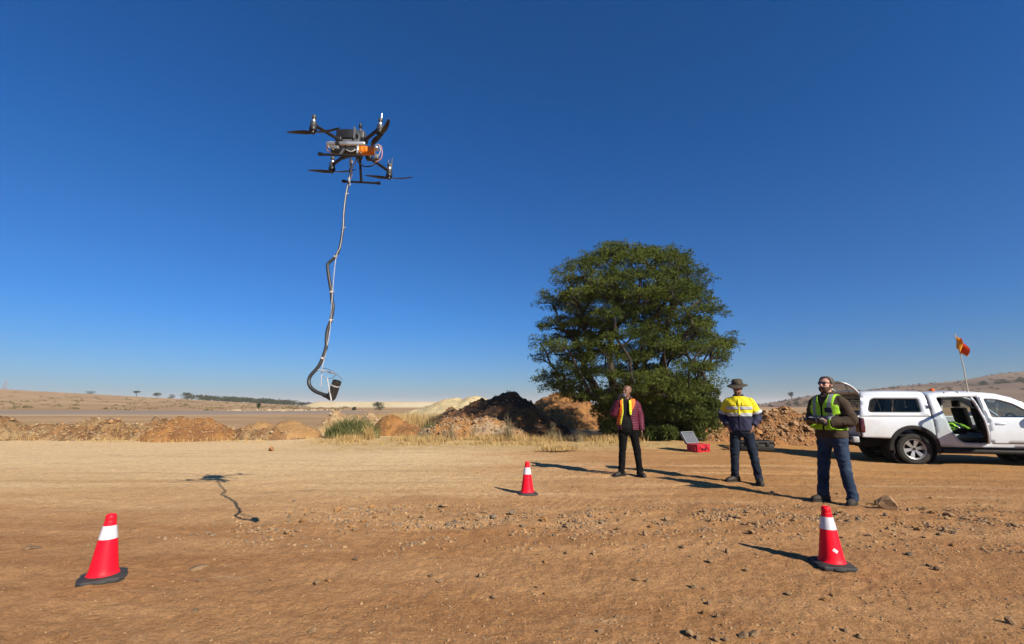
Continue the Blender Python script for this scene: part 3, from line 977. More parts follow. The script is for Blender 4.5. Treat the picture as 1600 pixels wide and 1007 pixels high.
TL = [(1.70, 2.2), (1.0, 2.55), (1.3, 2.9), (.88, 3.55), (.72, 4.15), (1.38, 4.85), (1.12, 6.1), (1.78, 7.35), (3.0, 8.15), (3.9, 8.6)]   # left edge x at height z
TR = [(8.15, 1.2), (8.5, 2.9), (9.25, 3.45), (9.7, 4.15), (8.6, 5.0), (9.05, 5.5), (8.8, 6.5), (8.2, 7.5), (7.9, 8.1), (6.2, 8.5), (4.9, 8.6)]
def edge(tab, z):
    t = sorted((b, a) for a, b in tab)
    return lerp_tab(t, z)
TX, TY = 5.0, 19.6
rnd = random.Random(2024)
clumps = []
tries = 0
while len(clumps) < 200 and tries < 30000:
    tries += 1
    z = 1.9 + 6.65 * rnd.random() ** .85
    xl, xr = edge(TL, z), edge(TR, z)
    cx, hw = (xl + xr) / 2, (xr - xl) / 2
    a = rnd.uniform(0, 6.28)
    q = rnd.random() ** .42
    dep = min(hw, 4.1)
    if z > 7: dep *= math.sqrt(max(.15, 1 - ((z - 7) / 1.75) ** 2)) * .9
    rz = rnd.uniform(.20, .36)
    rr = rnd.uniform(.55, .95)
    x = cx + math.cos(a) * q * (hw - rr * .75); y = TY + math.sin(a) * q * (dep - rr * .6)
    zz = z - rz * .9
    if z < 3.6 and q < .72 and rnd.random() < .7: continue          # hollow under the crown where limbs show
    if q < .5 and rnd.random() < .7: continue
    if z < 5.0 and y > TY + .6 and rnd.random() < .5: continue     # the shaded back is thin low down: sky shows through
    if noise.noise((x * .55, y * .55, zz * .8 + 4)) < -.10: continue  # gaps
    if any((x - c[0][0]) ** 2 + (y - c[0][1]) ** 2 + ((zz - c[0][2]) * 1.7) ** 2 < .72 for c in clumps): continue
    clumps.append(((x, y, zz), (rr, rr, rz), (rr / .7) ** 2))
# clumps that fix the outline's bays and knobs
for tab, sgn in ((TL, 1), (TR, -1)):
    for x, z in tab:
        clumps.append(((x + sgn * .42, TY + rnd.uniform(-.6, .6), z - .1), (.52, .6, .30), .8))
for x, z in ((4.5, 8.2), (5.3, 8.25), (6.0, 8.15), (6.8, 8.05), (7.4, 7.9), (3.6, 7.95), (2.6, 7.6)):
    clumps.append(((x, TY + rnd.uniform(-.4, .4), z), (.62, .7, .36), 1))
# limbs: every clump is joined to the nearest limb already there
nodes = [(Vector((TX, TY, -.1)), -1), (Vector((TX + .02, TY, .45)), 0), (Vector((TX, TY + .02, .9)), 1)]
load = [0, 0, 0]
paths = []
for c, r, dd in sorted(clumps, key=lambda k: (Vector(k[0]) - Vector((TX, TY, .9))).length):
    tgt = Vector(c) - Vector((0, 0, r[2] * .3))
    best, bi = 1e9, 2
    for i, (p, par) in enumerate(nodes):
        if i < 1: continue
        v = tgt - p
        dist = v.length
        if dist < .05: continue
        out = (p - Vector((TX, TY, .6)))
        ang = v.normalized().dot(out.normalized()) if out.length > .3 else v.normalized().z
        cost = dist * (1.75 - .75 * ang) + (.4 if v.z < -.1 else 0)
        if cost < best: best, bi = cost, i
    p0 = nodes[bi][0]
    v = tgt - p0
    seg = max(2, int(v.length / .45))
    prev = bi
    bow = Vector((0, 0, 1)) * (.10 * v.length)
    for k in range(1, seg + 1):
        t = k / seg
        q = p0 + v * t + bow * math.sin(math.pi * t) + Vector((rnd.gauss(0, .035), rnd.gauss(0, .035), rnd.gauss(0, .02)))
        nodes.append((q, prev)); load.append(0); prev = len(nodes) - 1
    load[prev] += 1
for i in range(len(nodes) - 1, 0, -1):
    load[nodes[i][1]] += load[i]
tree = thing('wattle_tree', 'big broad dark green tree with layered feathery crown behind the man in the maroon jacket', 'tree', (TX, TY, hz(TX, TY)), 0)
tree.scale = (1, 1, .978)
def rad(i): return .014 + .0215 * load[i] ** .52
mt, mbr = MB(), MB()
for i in range(1, len(nodes)):
    p, par = nodes[i]
    a = nodes[par][0]
    ra, rb = rad(par), rad(i)
    ra = min(ra, rb * 1.6)
    b = mt if load[i] > 40 else mbr
    b.tube([a - Vector((TX, TY, 0)), p - Vector((TX, TY, 0))], [ra, rb], 7 if rb > .04 else 4)
mt.build('trunk', M_bark, tree, recalc=False)
mbr.build('branches', M_bark, tree, recalc=False)['kind'] = 'stuff'
cl = []
tw = MB()
for c, r, d in clumps:
    cc = Vector((c[0] - TX, c[1] - TY, c[2]))
    out = Vector((cc.x, cc.y, 0)); out = out.normalized() if out.length > .1 else Vector((1, 0, 0))
    for k in range(int(13 * d)):
        a, q = rnd.uniform(0, 6.28), rnd.random() ** .55
        o_ = Vector((math.cos(a) * q * r[0] * 1.05, math.sin(a) * q * r[1] * 1.05, rnd.uniform(-.6, .9) * r[2] * (1 - .5 * q)))
        o_.z -= .22 * max(0, o_.dot(out))                       # tips droop outward
        s_ = rnd.uniform(.13, .26)
        cl.append((cc + o_, (s_ * 1.25, s_ * 1.25, s_ * .70), rnd.uniform(.6, 1.2)))
        if k % 2 == 0: tw.tube([cc - Vector((0, 0, r[2] * .3)), cc + o_ * .6 - Vector((0, 0, .05)), cc + o_], [.011, .008, .004], 3)
lm = leaf_mesh(cl, rnd, .125, .013, 27, shell=.2)
link_mesh('crown', lm, M_leaf, tree, smooth=False)
twm = tw.build('twigs', M_bark, tree, recalc=False); twm['kind'] = 'stuff'

# dense shrub of suckers at its foot
SX, SY = 6.7, 18.9
shrub = thing('shrub', 'dense leafy green shrub at the foot of the big tree reaching the ground', 'shrub', (SX, SY, hz(SX, SY)), 0)
sc = []
for i in range(120):
    a = rnd.uniform(0, 6.28); q = rnd.random() ** .5
    z = rnd.uniform(.15, 2.15)
    w = 1.65 * math.sqrt(max(.05, 1 - ((z - .7) / 1.75) ** 2))
    sc.append(((math.cos(a) * q * w, math.sin(a) * q * min(w, 1.1), z), (.34, .34, .24), .42))
for i in range(26):                                       # darker straggle to the left, under the crown
    sc.append(((rnd.uniform(-3.3, -1.2), rnd.uniform(-.2, .9), rnd.uniform(.2, 1.7)), (.36, .34, .26), .30))
link_mesh('foliage', leaf_mesh(sc, rnd, .16, .020, 560), M_leaf2, shrub, smooth=False)
mb = MB()
for i in range(40):
    c = rnd.choice(sc)[0]
    mb.tube([(c[0] * .35 - .2, c[1] * .3, -.05), (c[0] * .8, c[1] * .8, c[2] * .6), c], [.022, .014, .006], 4)
mb.build('stem', M_bark, shrub, recalc=False)

# ------------------------------------------------------------------ far trees and bushes
def small_tree(name, label, cat, x, y, z, h, w, n=260, m=None, trunk=.3, group=None, flat=False):
    t = thing(name, label, cat, (x, y, z), 0, group)
    mb = MB()
    mb.tube([(0, 0, -.6), (0.03 * h, 0, h * .35), (0, 0, h * .8)], [.035 * h, .028 * h, .008 * h], 6)
    for k in range(5):
        a = k * 1.3
        mb.tube([(0, 0, h * trunk), (math.cos(a) * w * .3, math.sin(a) * w * .3, h * .75)], [.018 * h, .006 * h], 4)
    mb.build('trunk', M_bark, t)
    cl = []
    for k in range(12):
        a, q = rnd.uniform(0, 6.28), rnd.random() ** .5
        zz = (h * rnd.uniform(.10, .85) if trunk < .1 else h * (trunk + (1 - trunk) * rnd.uniform(.35, .92))) if not flat else h * rnd.uniform(.78, .93)
        ww = w * .5 * (1 - .5 * abs(zz / h - .6))
        cl.append(((math.cos(a) * q * ww * .7, math.sin(a) * q * ww * .7, zz), (w * .26, w * .26, h * (.10 if flat else .17)), 1))
    link_mesh('crown', leaf_mesh(cl, rnd, max(.25, h * .12), max(.05, h * .030), n // 12), m or M_far, t, smooth=False)
    return t
for (n_, lb, ct, x, y, h, w, fl) in [
    ('flat_tree', 'small flat topped tree on the left horizon', 'tree', -322, 400, 4.8, 5.5, True),
    ('far_tree', 'rounded dark tree on the left horizon beside the larger one', 'tree', -304, 400, 4.4, 6, False),
    ('far_tree', 'low dark bush on the left horizon between two rounded trees', 'bush', -292, 400, 3.6, 6, False),
    ('far_tree', 'largest dark tree at the left end of the far wood', 'tree', -279, 400, 5.6, 8, False),
    ('far_bush', 'low bush strip farthest left on the horizon', 'bush', -362, 400, 3.0, 9, False),
    ('far_bush', 'round dark green bush alone before the yellow tailings terrace', 'bush', -33.9, 120, 2.3, 3.7, False),
    ('far_tree', 'slim small tree in front of the left end of the tailings terrace', 'tree', -66, 122, 1.9, 1.0, False),
    ('far_bush', 'tiny shrub left of the round bush by the terrace', 'bush', -41, 122, 1.0, 1.0, False),
    ('far_tree', 'lone dark tree standing up on the far hill skyline', 'tree', 356, 595, 8.5, 5.5, False)]:
    small_tree(n_, lb, ct, x, y, max(hz(x, y), hill_h(x, y) if x > 100 else -9) - .2, h, w, 300, flat=fl, trunk=.02 if 'bush' in n_ or ct == 'bush' else .25)
# bushes on the hillside
g = 'dark bushes on the hillside'
for i in range(15):
    x = 438 + i * 3.4 + rnd.uniform(-2, 2); y = 430 + rnd.uniform(-12, 10)
    small_tree('hill_bush', 'dark bush in the row across the hillside above the pickup cab', 'bush', x, y, hill_h(x, y) - .8, rnd.uniform(2.6, 5.2), rnd.uniform(5, 8), 260, trunk=.05, group=g)
for i in range(9):
    x = 196 + i * 4.2 + rnd.uniform(-1.5, 1.5); y = 335 + rnd.uniform(-8, 8)
    small_tree('far_bush', 'dark bush in the row at the foot of the far hill', 'bush', x, y, hill_h(x, y) - .8, rnd.uniform(2.2, 3.8), rnd.uniform(4, 5.5), 150, trunk=.05, group='bushes at the foot of the hill')
for i in range(16):
    u = 1360 + i * 14 + rnd.uniform(-5, 5)
    x = (u - 800) / 720 * 615 * 1.0; y = 612
    small_tree('ridge_bush', 'tiny dark bush on the hill skyline behind the pickup', 'bush', x, y, hill_h(x, y) - .6, rnd.uniform(1.8, 3.6), rnd.uniform(3, 6), 90, trunk=.05, group='bushes on the hill skyline')
# far wood
cl = []
for i in range(190):
    x = rnd.uniform(-292, -205); y = 410 + rnd.uniform(0, 40)
    z = hz(x, y)
    cl.append(((x, y, z + rnd.uniform(.5, 3.1)), (3.2, 3, 1.6), 1))
for i in range(30):
    x = rnd.uniform(-206, -176); y = 440 + rnd.uniform(0, 20)
    cl.append(((x, y, hz(x, y) + rnd.uniform(.6, 2.3)), (2.5, 2.5, 1.2), .7))
for i in range(60):
    x = rnd.uniform(120, 176); y = 395 + rnd.uniform(0, 20)
    cl.append(((x, y, hz(x, y) + rnd.uniform(.5, 5)), (3.5, 3, 2.0), .7))
tag(link_mesh('far_wood', leaf_mesh(cl, rnd, 1.0, .32, 26), M_far, smooth=False), 'dark line of far trees along the horizon', 'wood', kind='stuff')
# veld scrub on the plain
cl = []
for i in range(200):
    y = rnd.uniform(95, 330); x = rnd.uniform(-1.15, -.35) * y
    if 58 < y < 108: continue
    cl.append(((x, y, hz(x, y) + .1), (rnd.uniform(.5, 2.6), .6, rnd.uniform(.10, .3)), .4))
tag(link_mesh('veld_scrub', leaf_mesh(cl, rnd, .5, .12, 40), mat('scrub_leaf', (.20, .165, .07), (.30, .22, .11), .2, .9, trans=.1), smooth=False), 'low olive scrub dotted over the dry plain', 'scrub', kind='stuff')
cl = []
for i in range(420):
    y = rnd.uniform(300, 590); x = y * rnd.uniform(.48, 1.35)
    if noise.noise((x * .012, y * .02, 7)) < -.05: continue
    s_ = rnd.uniform(.5, 2.2)
    cl.append(((x, y, hill_h(x, y) + s_ * .2), (s_, s_, s_ * .45), .5))
tag(link_mesh('hill_scrub', leaf_mesh(cl, rnd, .8, .22, 40), mat('hill_scrub_leaf', (.085, .075, .035), (.13, .10, .05), .2, .9, trans=.1), smooth=False), 'dark scrub scattered over the brown hillside', 'scrub', kind='stuff')
# pale rubble line on the plain
sp = []
for i in range(120):
    x = rnd.gauss(-52, 6); y = rnd.gauss(108, 3)
    sp.append((x, y, hz(x, y), rnd.uniform(.3, 1.1)))
tag(link_mesh('rubble_line', joined_rocks(sp, rnd, [LOWROCK[5]]), [M_rock_p], smooth=False), 'pale line of rubble far out on the dry plain', 'rubble', kind='stuff')
# mast on the left horizon
mst = thing('lattice_mast', 'faint leaning lattice mast far away at the left edge', 'mast', (-612, 560, 16))
mb = MB()
for sx, sy in ((-1, -1), (1, -1), (1, 1), (-1, 1)):
    mb.tube([(sx * 1.6, sy * 1.6, -4), (sx * .5 + 1.6, sy * .5, 14)], [.22, .16], 4)
mb.build('mast_leg', mat('mast_steel', (.30, .22, .22)), mst)
mb = MB()
for k in range(6):
    z = 1 + k * 2.3; w = 1.6 - k * .19; ox = 1.6 * (z + 4) / 18
    for a, b in (((-w, -w), (w, -w)), ((w, -w), (w, w)), ((w, w), (-w, w)), ((-w, w), (-w, -w))):
        mb.tube([(a[0] + ox, a[1], z), (b[0] + ox + .15, b[1], z + 1.6)], .12, 4)
mb.build('brace', MATS['mast_steel'], mst)
# ------------------------------------------------------------------ pickup truck (local: x forward, right side is -y, z up)
M_white = mat('white_paint', (.76, .81, .87), (.70, .74, .79), 2.2, .28, spec=.5, coat=.5)
M_dustw = mat('dusty_white_paint', (.75, .79, .84), (.66, .63, .58), 1.8, .38, spec=.5, coat=.3, lo=.5, hi=.8)
M_blk = mat('black_plastic', (.012, .012, .013), (.026, .022, .018), 6, .65, spec=.22)
M_rub = mat('tyre_rubber', (.022, .021, .020), (.10, .075, .05), 5, .85, .004, 60, lo=.48, hi=.8)
M_alloy = mat('alloy', (.55, .55, .56), (.42, .40, .38), 7, .35, metal=.7, spec=.5)
M_under = mat('dark_underbody', (.012, .012, .012), rough=.9)
M_int = mat('dark_interior', (.012, .012, .013), (.020, .019, .018), 8, .85, spec=.1)
M_intl = mat('light_trim', (.42, .41, .40), (.36, .35, .34), 8, .7)
M_glass = glass_mat('tinted_glass', (.30, .31, .30), .03)
M_glass2 = glass_mat('clear_glass', (.62, .68, .66), .12)
M_redl = mat('red_lens', (.10, .012, .012), rough=.15, spec=.6)
M_amber = mat('amber_lens', (.85, .16, .015), rough=.2, spec=.5)
M_mgrey_t = mat('bumper_grey', (.40, .41, .42), rough=.5)
M_chrome = mat('steel', (.62, .62, .63), rough=.3, metal=.9)

WT = [(.40, .885), (.48, .90), (.62, .93), (.80, .945), (.97, .94), (1.12, .925), (1.2, .905), (1.35, .865), (1.55, .80), (1.74, .725), (1.82, .68), (1.9, .62)]
def wy(z, s=0.0):
    w = lerp_tab(WT, z)
    if s > 2.6: w -= .03 * (s - 2.6) ** 2 * .8
    if s < -.7: w -= .05 * (-.7 - s)
    return w
def rpoly(pts, r, n=5):
    out = []
    m = len(pts)
    if not isinstance(r, (list, tuple)): r = [r] * m
    for i in range(m):
        p = Vector(pts[i]); a = Vector(pts[i - 1]); b = Vector(pts[(i + 1) % m])
        rr = r[i]
        if rr <= 0: out.append(tuple(p)); continue
        da = (a - p); db = (b - p)
        k = min(rr, da.length * .45, db.length * .45)
        q0 = p + da.normalized() * k; q1 = p + db.normalized() * k
        for j in range(n + 1):
            t = j / n
            out.append(tuple(q0 * (1 - t) ** 2 + p * 2 * t * (1 - t) + q1 * t * t))
    return out
def inside(p, poly):
    x, y = p; c = False
    j = len(poly) - 1
    for i in range(len(poly)):
        xi, yi = poly[i]; xj, yj = poly[j]
        if (yi > y) != (yj > y) and x < (xj - xi) * (y - yi) / (yj - yi) + xi: c = not c
        j = i
    return c
def dense(poly, sp):
    out = []
    for i in range(len(poly)):
        a, b = Vector(poly[i]), Vector(poly[(i + 1) % len(poly)])
        k = max(1, int((b - a).length / sp))
        for j in range(k): out.append(a + (b - a) * (j / k))
    return out
def panel(outline, holes, f, sp=.07):
    """flat outline with holes filled by triangles and bent onto the surface f(s, z)"""
    loops = [dense(outline, sp)] + [dense(h, sp) for h in holes]
    vs, es = [], []
    for L in loops:
        o = len(vs)
        vs += L
        es += [(o + i, o + (i + 1) % len(L)) for i in range(len(L))]
    nb = len(vs)
    B = list(vs)
    x0 = min(v.x for v in loops[0]); x1 = max(v.x for v in loops[0]); z0 = min(v.y for v in loops[0]); z1 = max(v.y for v in loops[0])
    x = x0 + sp / 2
    while x < x1:
        z = z0 + sp / 2
        while z < z1:
            p = Vector((x, z))
            if inside(p, outline) and not any(inside(p, h) for h in holes) and all((p - b).length > sp * .55 for b in B): vs.append(p)
            z += sp
        x += sp
    r = delaunay_2d_cdt(vs, es, [], 0, 1e-6)
    V, T = r[0], r[2]
    fs = []
    for t in T:
        c = sum((V[i] for i in t), Vector((0, 0))) / len(t)
        if inside(c, outline) and not any(inside(c, h) for h in holes): fs.append(tuple(t))
    return [f(v.x, v.y) for v in V], fs
def side(sgn, off=0.0):
    return lambda s, z: (s, sgn * (wy(z, s) + off), z)
def add_panel(mb, outline, holes, f, mi=0, sp=.07):
    v, fs = panel(outline, holes, f, sp); mb.add(v, fs, mi)
def arc(cx, cz, r, a0, a1, n=14):
    return [(cx + r * math.cos(R(a0 + (a1 - a0) * i / n)), cz + r * math.sin(R(a0 + (a1 - a0) * i / n))) for i in range(n + 1)]

TRUCK_X, TRUCK_Y, TRUCK_Z, TRUCK_R = 10.53, 13.08, -0.125, R(-13.0)
truck = thing('pickup_truck', 'white double cab pickup truck with canopy, rear hatch and back door open', 'pickup', (TRUCK_X, TRUCK_Y, TRUCK_Z), TRUCK_R)
T = truck
AX2 = 3.27
# --- outlines (s, z)
RL = [(.52, 1.775), (.8, 1.815), (1.15, 1.835), (1.6, 1.83), (2.0, 1.785), (2.3, 1.69), (2.62, 1.50), (2.95, 1.24), (3.05, 1.16)]   # roof line
def roofz(s): return lerp_tab(RL, s)
rear_open = rpoly([(1.62, .56), (1.60, 1.70), (.70, 1.685), (.76, 1.16), (.84, .80), (1.02, .56)], [.06, .05, .07, .2, .2, .14])
front_door = rpoly([(1.655, .55), (2.72, .55), (2.80, .80), (2.80, 1.165), (2.34, 1.555), (2.02, 1.690), (1.63, 1.715)], [.05, .05, .1, .02, .12, .08, .05])
front_win = rpoly([(1.735, 1.185), (2.68, 1.185), (2.29, 1.515), (2.0, 1.625), (1.715, 1.645)], [.04, .04, .1, .08, .05])
rear_win = rpoly([(1.545, 1.185), (.80, 1.185), (.745, 1.62), (1.535, 1.645)], [.04, .05, .06, .05])

# bed and canopy lower body
for sgn in (-1, 1):
    mb = MB()
    bed = [(-1.15, .66)] + [(-.50, .64)] + arc(0, .40, .50, 151, 22) + [(.475, .52), (.475, 1.185), (-1.15, 1.185)]
    add_panel(mb, bed, [], side(sgn))
    solid(mb.build('bed_side', M_dustw, T, recalc=True, angle=30), .03, 0)
    # cab frame: C pillar, sill, roof rail
    mb = MB()
    fr = [(.487, .52), (.60, .45), (2.84, .45), (2.86, 1.17)] + [(s, z - .015) for s, z in reversed(RL)]
    fr = [p for p in fr if not (p[0] > 2.86)]
    hole_f = [(1.70, .60), (2.70, .60), (2.76, 1.15), (2.28, 1.54), (2.0, 1.66), (1.69, 1.68)]
    add_panel(mb, fr, [rear_open if sgn < 0 else [(.86, 1.0), (1.55, 1.0), (1.55, 1.66), (.76, 1.64)], hole_f], side(sgn, -.006))
    solid(mb.build('cab_frame', M_white, T, angle=30), .05, 0)
    # front door
    mb = MB(); add_panel(mb, front_door, [front_win], side(sgn, .004)); d = solid(mb.build('front_door', M_white, T, angle=30), .045, 0)
    mb = MB(); add_panel(mb, front_win, [], side(sgn, -.004)); mb.build('window', M_glass2, d)
    fwo = rpoly([(1.71, 1.165), (2.735, 1.165), (2.31, 1.54), (2.01, 1.652), (1.692, 1.672)], [.04, .04, .1, .08, .05])
    mb = MB(); add_panel(mb, fwo, [front_win], side(sgn, .014)); solid(mb.build('window_seal', M_blk, d), .012, 0)
    mb = MB(); mb.tube([(1.76, sgn * (wy(1.03) + .012), 1.035), (1.80, sgn * (wy(1.03) + .045), 1.035), (1.96, sgn * (wy(1.03) + .045), 1.035), (2.0, sgn * (wy(1.03) + .012), 1.035)], [(.022, .014)] * 4, 8, ref=(0, 0, 1)); mb.build('door_handle', M_white, d)
    mb = MB(); mb.rbox((2.60, sgn * 1.09, 1.22), (.12, .22, .17), .04); mb.tube([(2.62, sgn * .90, 1.17), (2.62, sgn * 1.02, 1.19)], .03, 8); mb.build('mirror', M_white, d)
    # fender and arches
    mb = MB()
    fen = [(2.875, .46)] + arc(AX2, .40, .50, 170, 8) + [(4.05, .55), (4.12, .80), (4.05, 1.02), (3.6, 1.10), (2.875, 1.16)]
    add_panel(mb, fen, [], side(sgn)); solid(mb.build('front_fender', M_white, T, angle=30), .03, 0)
    for cx in (0, AX2):
        mb = MB()
        pr = [(Vector((cx + .525 * math.cos(R(a)), 0, .40 + .525 * math.sin(R(a))))) for a in range(-14, 196, 10)]
        mb.tube([(p.x, sgn * (wy(p.z, p.x) + .012), p.z) for p in pr], [(.030, .055)] * len(pr), 8, ref=(0, 1, 0))
        mb.build('wheel_arch_flare', M_blk, T)
        mb = MB()
        mb.lathe([(.515, -.28), (.515, .26)], 28, (cx, sgn * .60, .40), rot=Matrix.Rotation(R(90), 3, 'X'), cap=False)
        solid(mb.build('wheel_housing', M_under, T), .01)
    # sill step
    mb = MB(); mb.rbox((1.74, sgn * .92, .355), (2.3, .14, .08), .025); mb.box((1.74, sgn * .82, .38), (2.25, .05, .19)); mb.build('side_step', M_blk, T)
    # tail light
    mb = MB()
    add_panel(mb, rpoly([(-1.165, .78), (-1.075, .78), (-1.065, 1.155), (-1.16, 1.155)], .03), [], side(sgn, .012), sp=.04)
    mb.box((-1.168, sgn * .80, .965), (.03, .16, .36))
    solid(mb.build('tail_light', M_redl, T), .02, 0)

# rear door swung open about the B pillar
hinge = Vector((1.61, -wy(1.0), 0))
door_rot = Matrix.Rotation(R(57), 3, 'Z')
def opened(v): return tuple(hinge + door_rot @ (Vector(v) - hinge))
mb = MB(); add_panel(mb, rear_open, [rear_win], lambda s, z: opened((s, -(wy(z, s)), z)))
rd = solid(mb.build('rear_door', M_white, T, angle=30), .035, 0)
mb = MB(); add_panel(mb, rear_win, [], lambda s, z: opened((s, -(wy(z, s) - .006), z))); mb.build('window', M_glass2, rd)
mb = MB()
inner = rpoly([(1.56, .64), (1.56, 1.13), (.84, 1.13), (.90, .84), (1.06, .64)], .06)
add_panel(mb, inner, [], lambda s, z: opened((s, -(wy(z, s) - .055), z)))
solid(mb.build('door_card', M_int, rd), .06, 0)
mb = MB(); mb.tube([opened((.92, -(wy(1.03) + .012), 1.035)), opened((.95, -(wy(1.03) + .045), 1.035)), opened((1.10, -(wy(1.03) + .045), 1.035)), opened((1.14, -(wy(1.03) + .012), 1.035))], [(.022, .014)] * 4, 8, ref=(0, 0, 1)); mb.build('door_handle', M_white, rd)
# far side rear door
mb = MB(); add_panel(mb, rear_open, [rear_win], side(1, .004)); d = solid(mb.build('rear_door', M_white, T, angle=30), .035, 0)
mb = MB(); add_panel(mb, rear_win, [], side(1, -.004)); mb.build('window', M_glass2, d)
mb = MB(); add_panel(mb, inner, [], side(1, -.075)); solid(mb.build('door_card', M_int, d), .04, 0)

# roof skin
mb = MB()
ss = np.linspace(.52, 2.06, 16); tt = np.linspace(-1, 1, 15)
vs = []
for s in ss:
    z = roofz(s)
    for t in tt:
        y = t * (wy(z - .02) + .012)
        vs.append((s, y, z - .012 + .045 * (1 - abs(t) ** 3) - (.035 if abs(t) > .99 else 0)))
fs = [(i * 15 + j, i * 15 + j + 1, (i + 1) * 15 + j + 1, (i + 1) * 15 + j) for i in range(15) for j in range(14)]
mb.add(vs, fs); solid(mb.build('roof', M_white, T, angle=60), .03)
# rear cab wall above the bed, with glass
mb = MB()
add_panel(mb, rpoly([(-.70, 1.18), (.70, 1.18), (.62, 1.77), (-.62, 1.77)], .06), [rpoly([(-.58, 1.24), (.58, 1.24), (.52, 1.66), (-.52, 1.66)], .05)], lambda y, z: (.505, y, z))
mb.box((.505, 0, .85), (.02, 1.74, .64)); mb.build('cab_back', M_white, T)
# windscreen, cowl, bonnet, nose
mb = MB()
q = [(2.06, .64, 1.765), (2.62, .70, 1.49), (3.02, .74, 1.15)]
vs = [(s, y * t, z + .03 * (1 - t * t)) for s, y, z in q for t in np.linspace(-1, 1, 9)]
mb.add(vs, [(i * 9 + j, i * 9 + j + 1, (i + 1) * 9 + j + 1, (i + 1) * 9 + j) for i in range(2) for j in range(8)])
mb.build('windscreen', M_glass2, T, angle=60)
for sgn in (-1, 1):
    mb = MB(); mb.tube([(2.02, sgn * .685, 1.755), (2.32, sgn * .715, 1.655), (2.64, sgn * .77, 1.475), (2.98, sgn * .82, 1.19)], [(.04, .03)] * 4, 8); mb.build('windscreen_pillar', M_white, T)
mb = MB()
vs = []
for s, z, w in ((2.98, 1.15, .86), (3.3, 1.16, .86), (3.7, 1.12, .84), (4.0, 1.04, .80), (4.1, .95, .78)):
    for t in np.linspace(-1, 1, 11): vs.append((s, w * t, z + .05 * (1 - t ** 4) - (.04 if abs(t) > .95 else 0)))
mb.add(vs, [(i * 11 + j, i * 11 + j + 1, (i + 1) * 11 + j + 1, (i + 1) * 11 + j) for i in range(4) for j in range(10)])
solid(mb.build('bonnet', M_white, T, angle=60), .03)
mb = MB(); mb.rbox((4.14, 0, .78), (.14, 1.5, .36), .05); mb.build('grille', M_blk, T)
mb = MB(); mb.rbox((4.14, 0, .55), (.22, 1.72, .30), .05); mb.build('front_bumper', M_white, T)
for sgn in (-1, 1):
    mb = MB(); mb.rbox((4.06, sgn * .74, .88), (.2, .26, .18), .05); mb.build('headlight', M_glass2, T)

# canopy over the bed
can_side = rpoly([(-1.145, 1.192), (.46, 1.192), (.475, 1.785), (-.90, 1.785), (-.985, 1.765)], [.02, .02, .05, .04, .05])
can_win = rpoly([(-.945, 1.30), (.27, 1.30), (.29, 1.66), (-.80, 1.67)], [.10, .05, .06, .13])
can_inner = rpoly([(-.905, 1.325), (.245, 1.325), (.265, 1.635), (-.785, 1.645)], [.08, .04, .05, .11])
mb = MB()
for sgn in (-1, 1): add_panel(mb, can_side, [can_win], side(sgn, .006))
vs = []
cs = np.linspace(-.99, .475, 14)
for s in cs:
    z = 1.825 + .018 * math.sin(math.pi * (s + .99) / 1.46) - (.05 * ((-.85 - s) / .14) if s < -.85 else 0)
    for t in np.linspace(-1, 1, 15):
        vs.append((s, t * (wy(1.80) + .020), z - .028 + .055 * (1 - abs(t) ** 4) - (.035 if abs(t) > .99 else 0)))
mb.add(vs, [(i * 15 + j, i * 15 + j + 1, (i + 1) * 15 + j + 1, (i + 1) * 15 + j) for i in range(13) for j in range(14)])
solid(mb.build('canopy', M_white, T, angle=50), .025, 0)
for sgn in (-1, 1):
    mb = MB(); add_panel(mb, can_win, [can_inner], side(sgn, .012), sp=.05)
    wf = solid(mb.build('canopy_window', M_blk, T), .014, 0)
    mb = MB(); add_panel(mb, can_inner, [], side(sgn, .008)); mb.build('pane', M_glass, wf)
    mb = MB()
    for s in (-.62, -.30): mb.tube([(s, sgn * (wy(1.33) + .010), 1.325), (s - .02, sgn * (wy(1.64) + .010), 1.645)], .010, 5)
    mb.build('divider', M_blk, wf)
    mb = MB(); add_panel(mb, rpoly([(.0, 1.325), (.245, 1.325), (.265, 1.635), (.06, 1.635)], .03), [], side(sgn, -.03)); mb.build('blind', M_int, wf)
# hatch raised
mb = MB()
hz0 = Vector((-.985, 0, 1.80))
hd = Vector((-math.cos(R(36)), 0, math.sin(R(36))))
hn = Vector((hd.z, 0, -hd.x))
ho = rpoly([(-.70, 0), (.70, 0), (.74, .50), (.64, .56), (-.64, .56), (-.74, .50)], .05)
hi = rpoly([(-.58, .08), (.58, .08), (.61, .45), (-.61, .45)], .06)
def hatch(y, d): return tuple(hz0 + Vector((0, y, 0)) + hd * d + hn * (.06 * math.sin(math.pi * d / .56) + .03 * (1 - (y / .76) ** 2)))
add_panel(mb, ho, [hi], hatch); hob = solid(mb.build('hatch', M_white, T), .03)
mb = MB(); add_panel(mb, hi, [], hatch); mb.build('pane', M_glass, hob)
for sgn in (-1, 1):
    mb = MB(); mb.tube([tuple(hz0 + Vector((0, sgn * .66, 0)) + hd * .38), (-1.10, sgn * .74, 1.42)], [.010, .014], 6); mb.build('gas_strut', M_blk, hob)
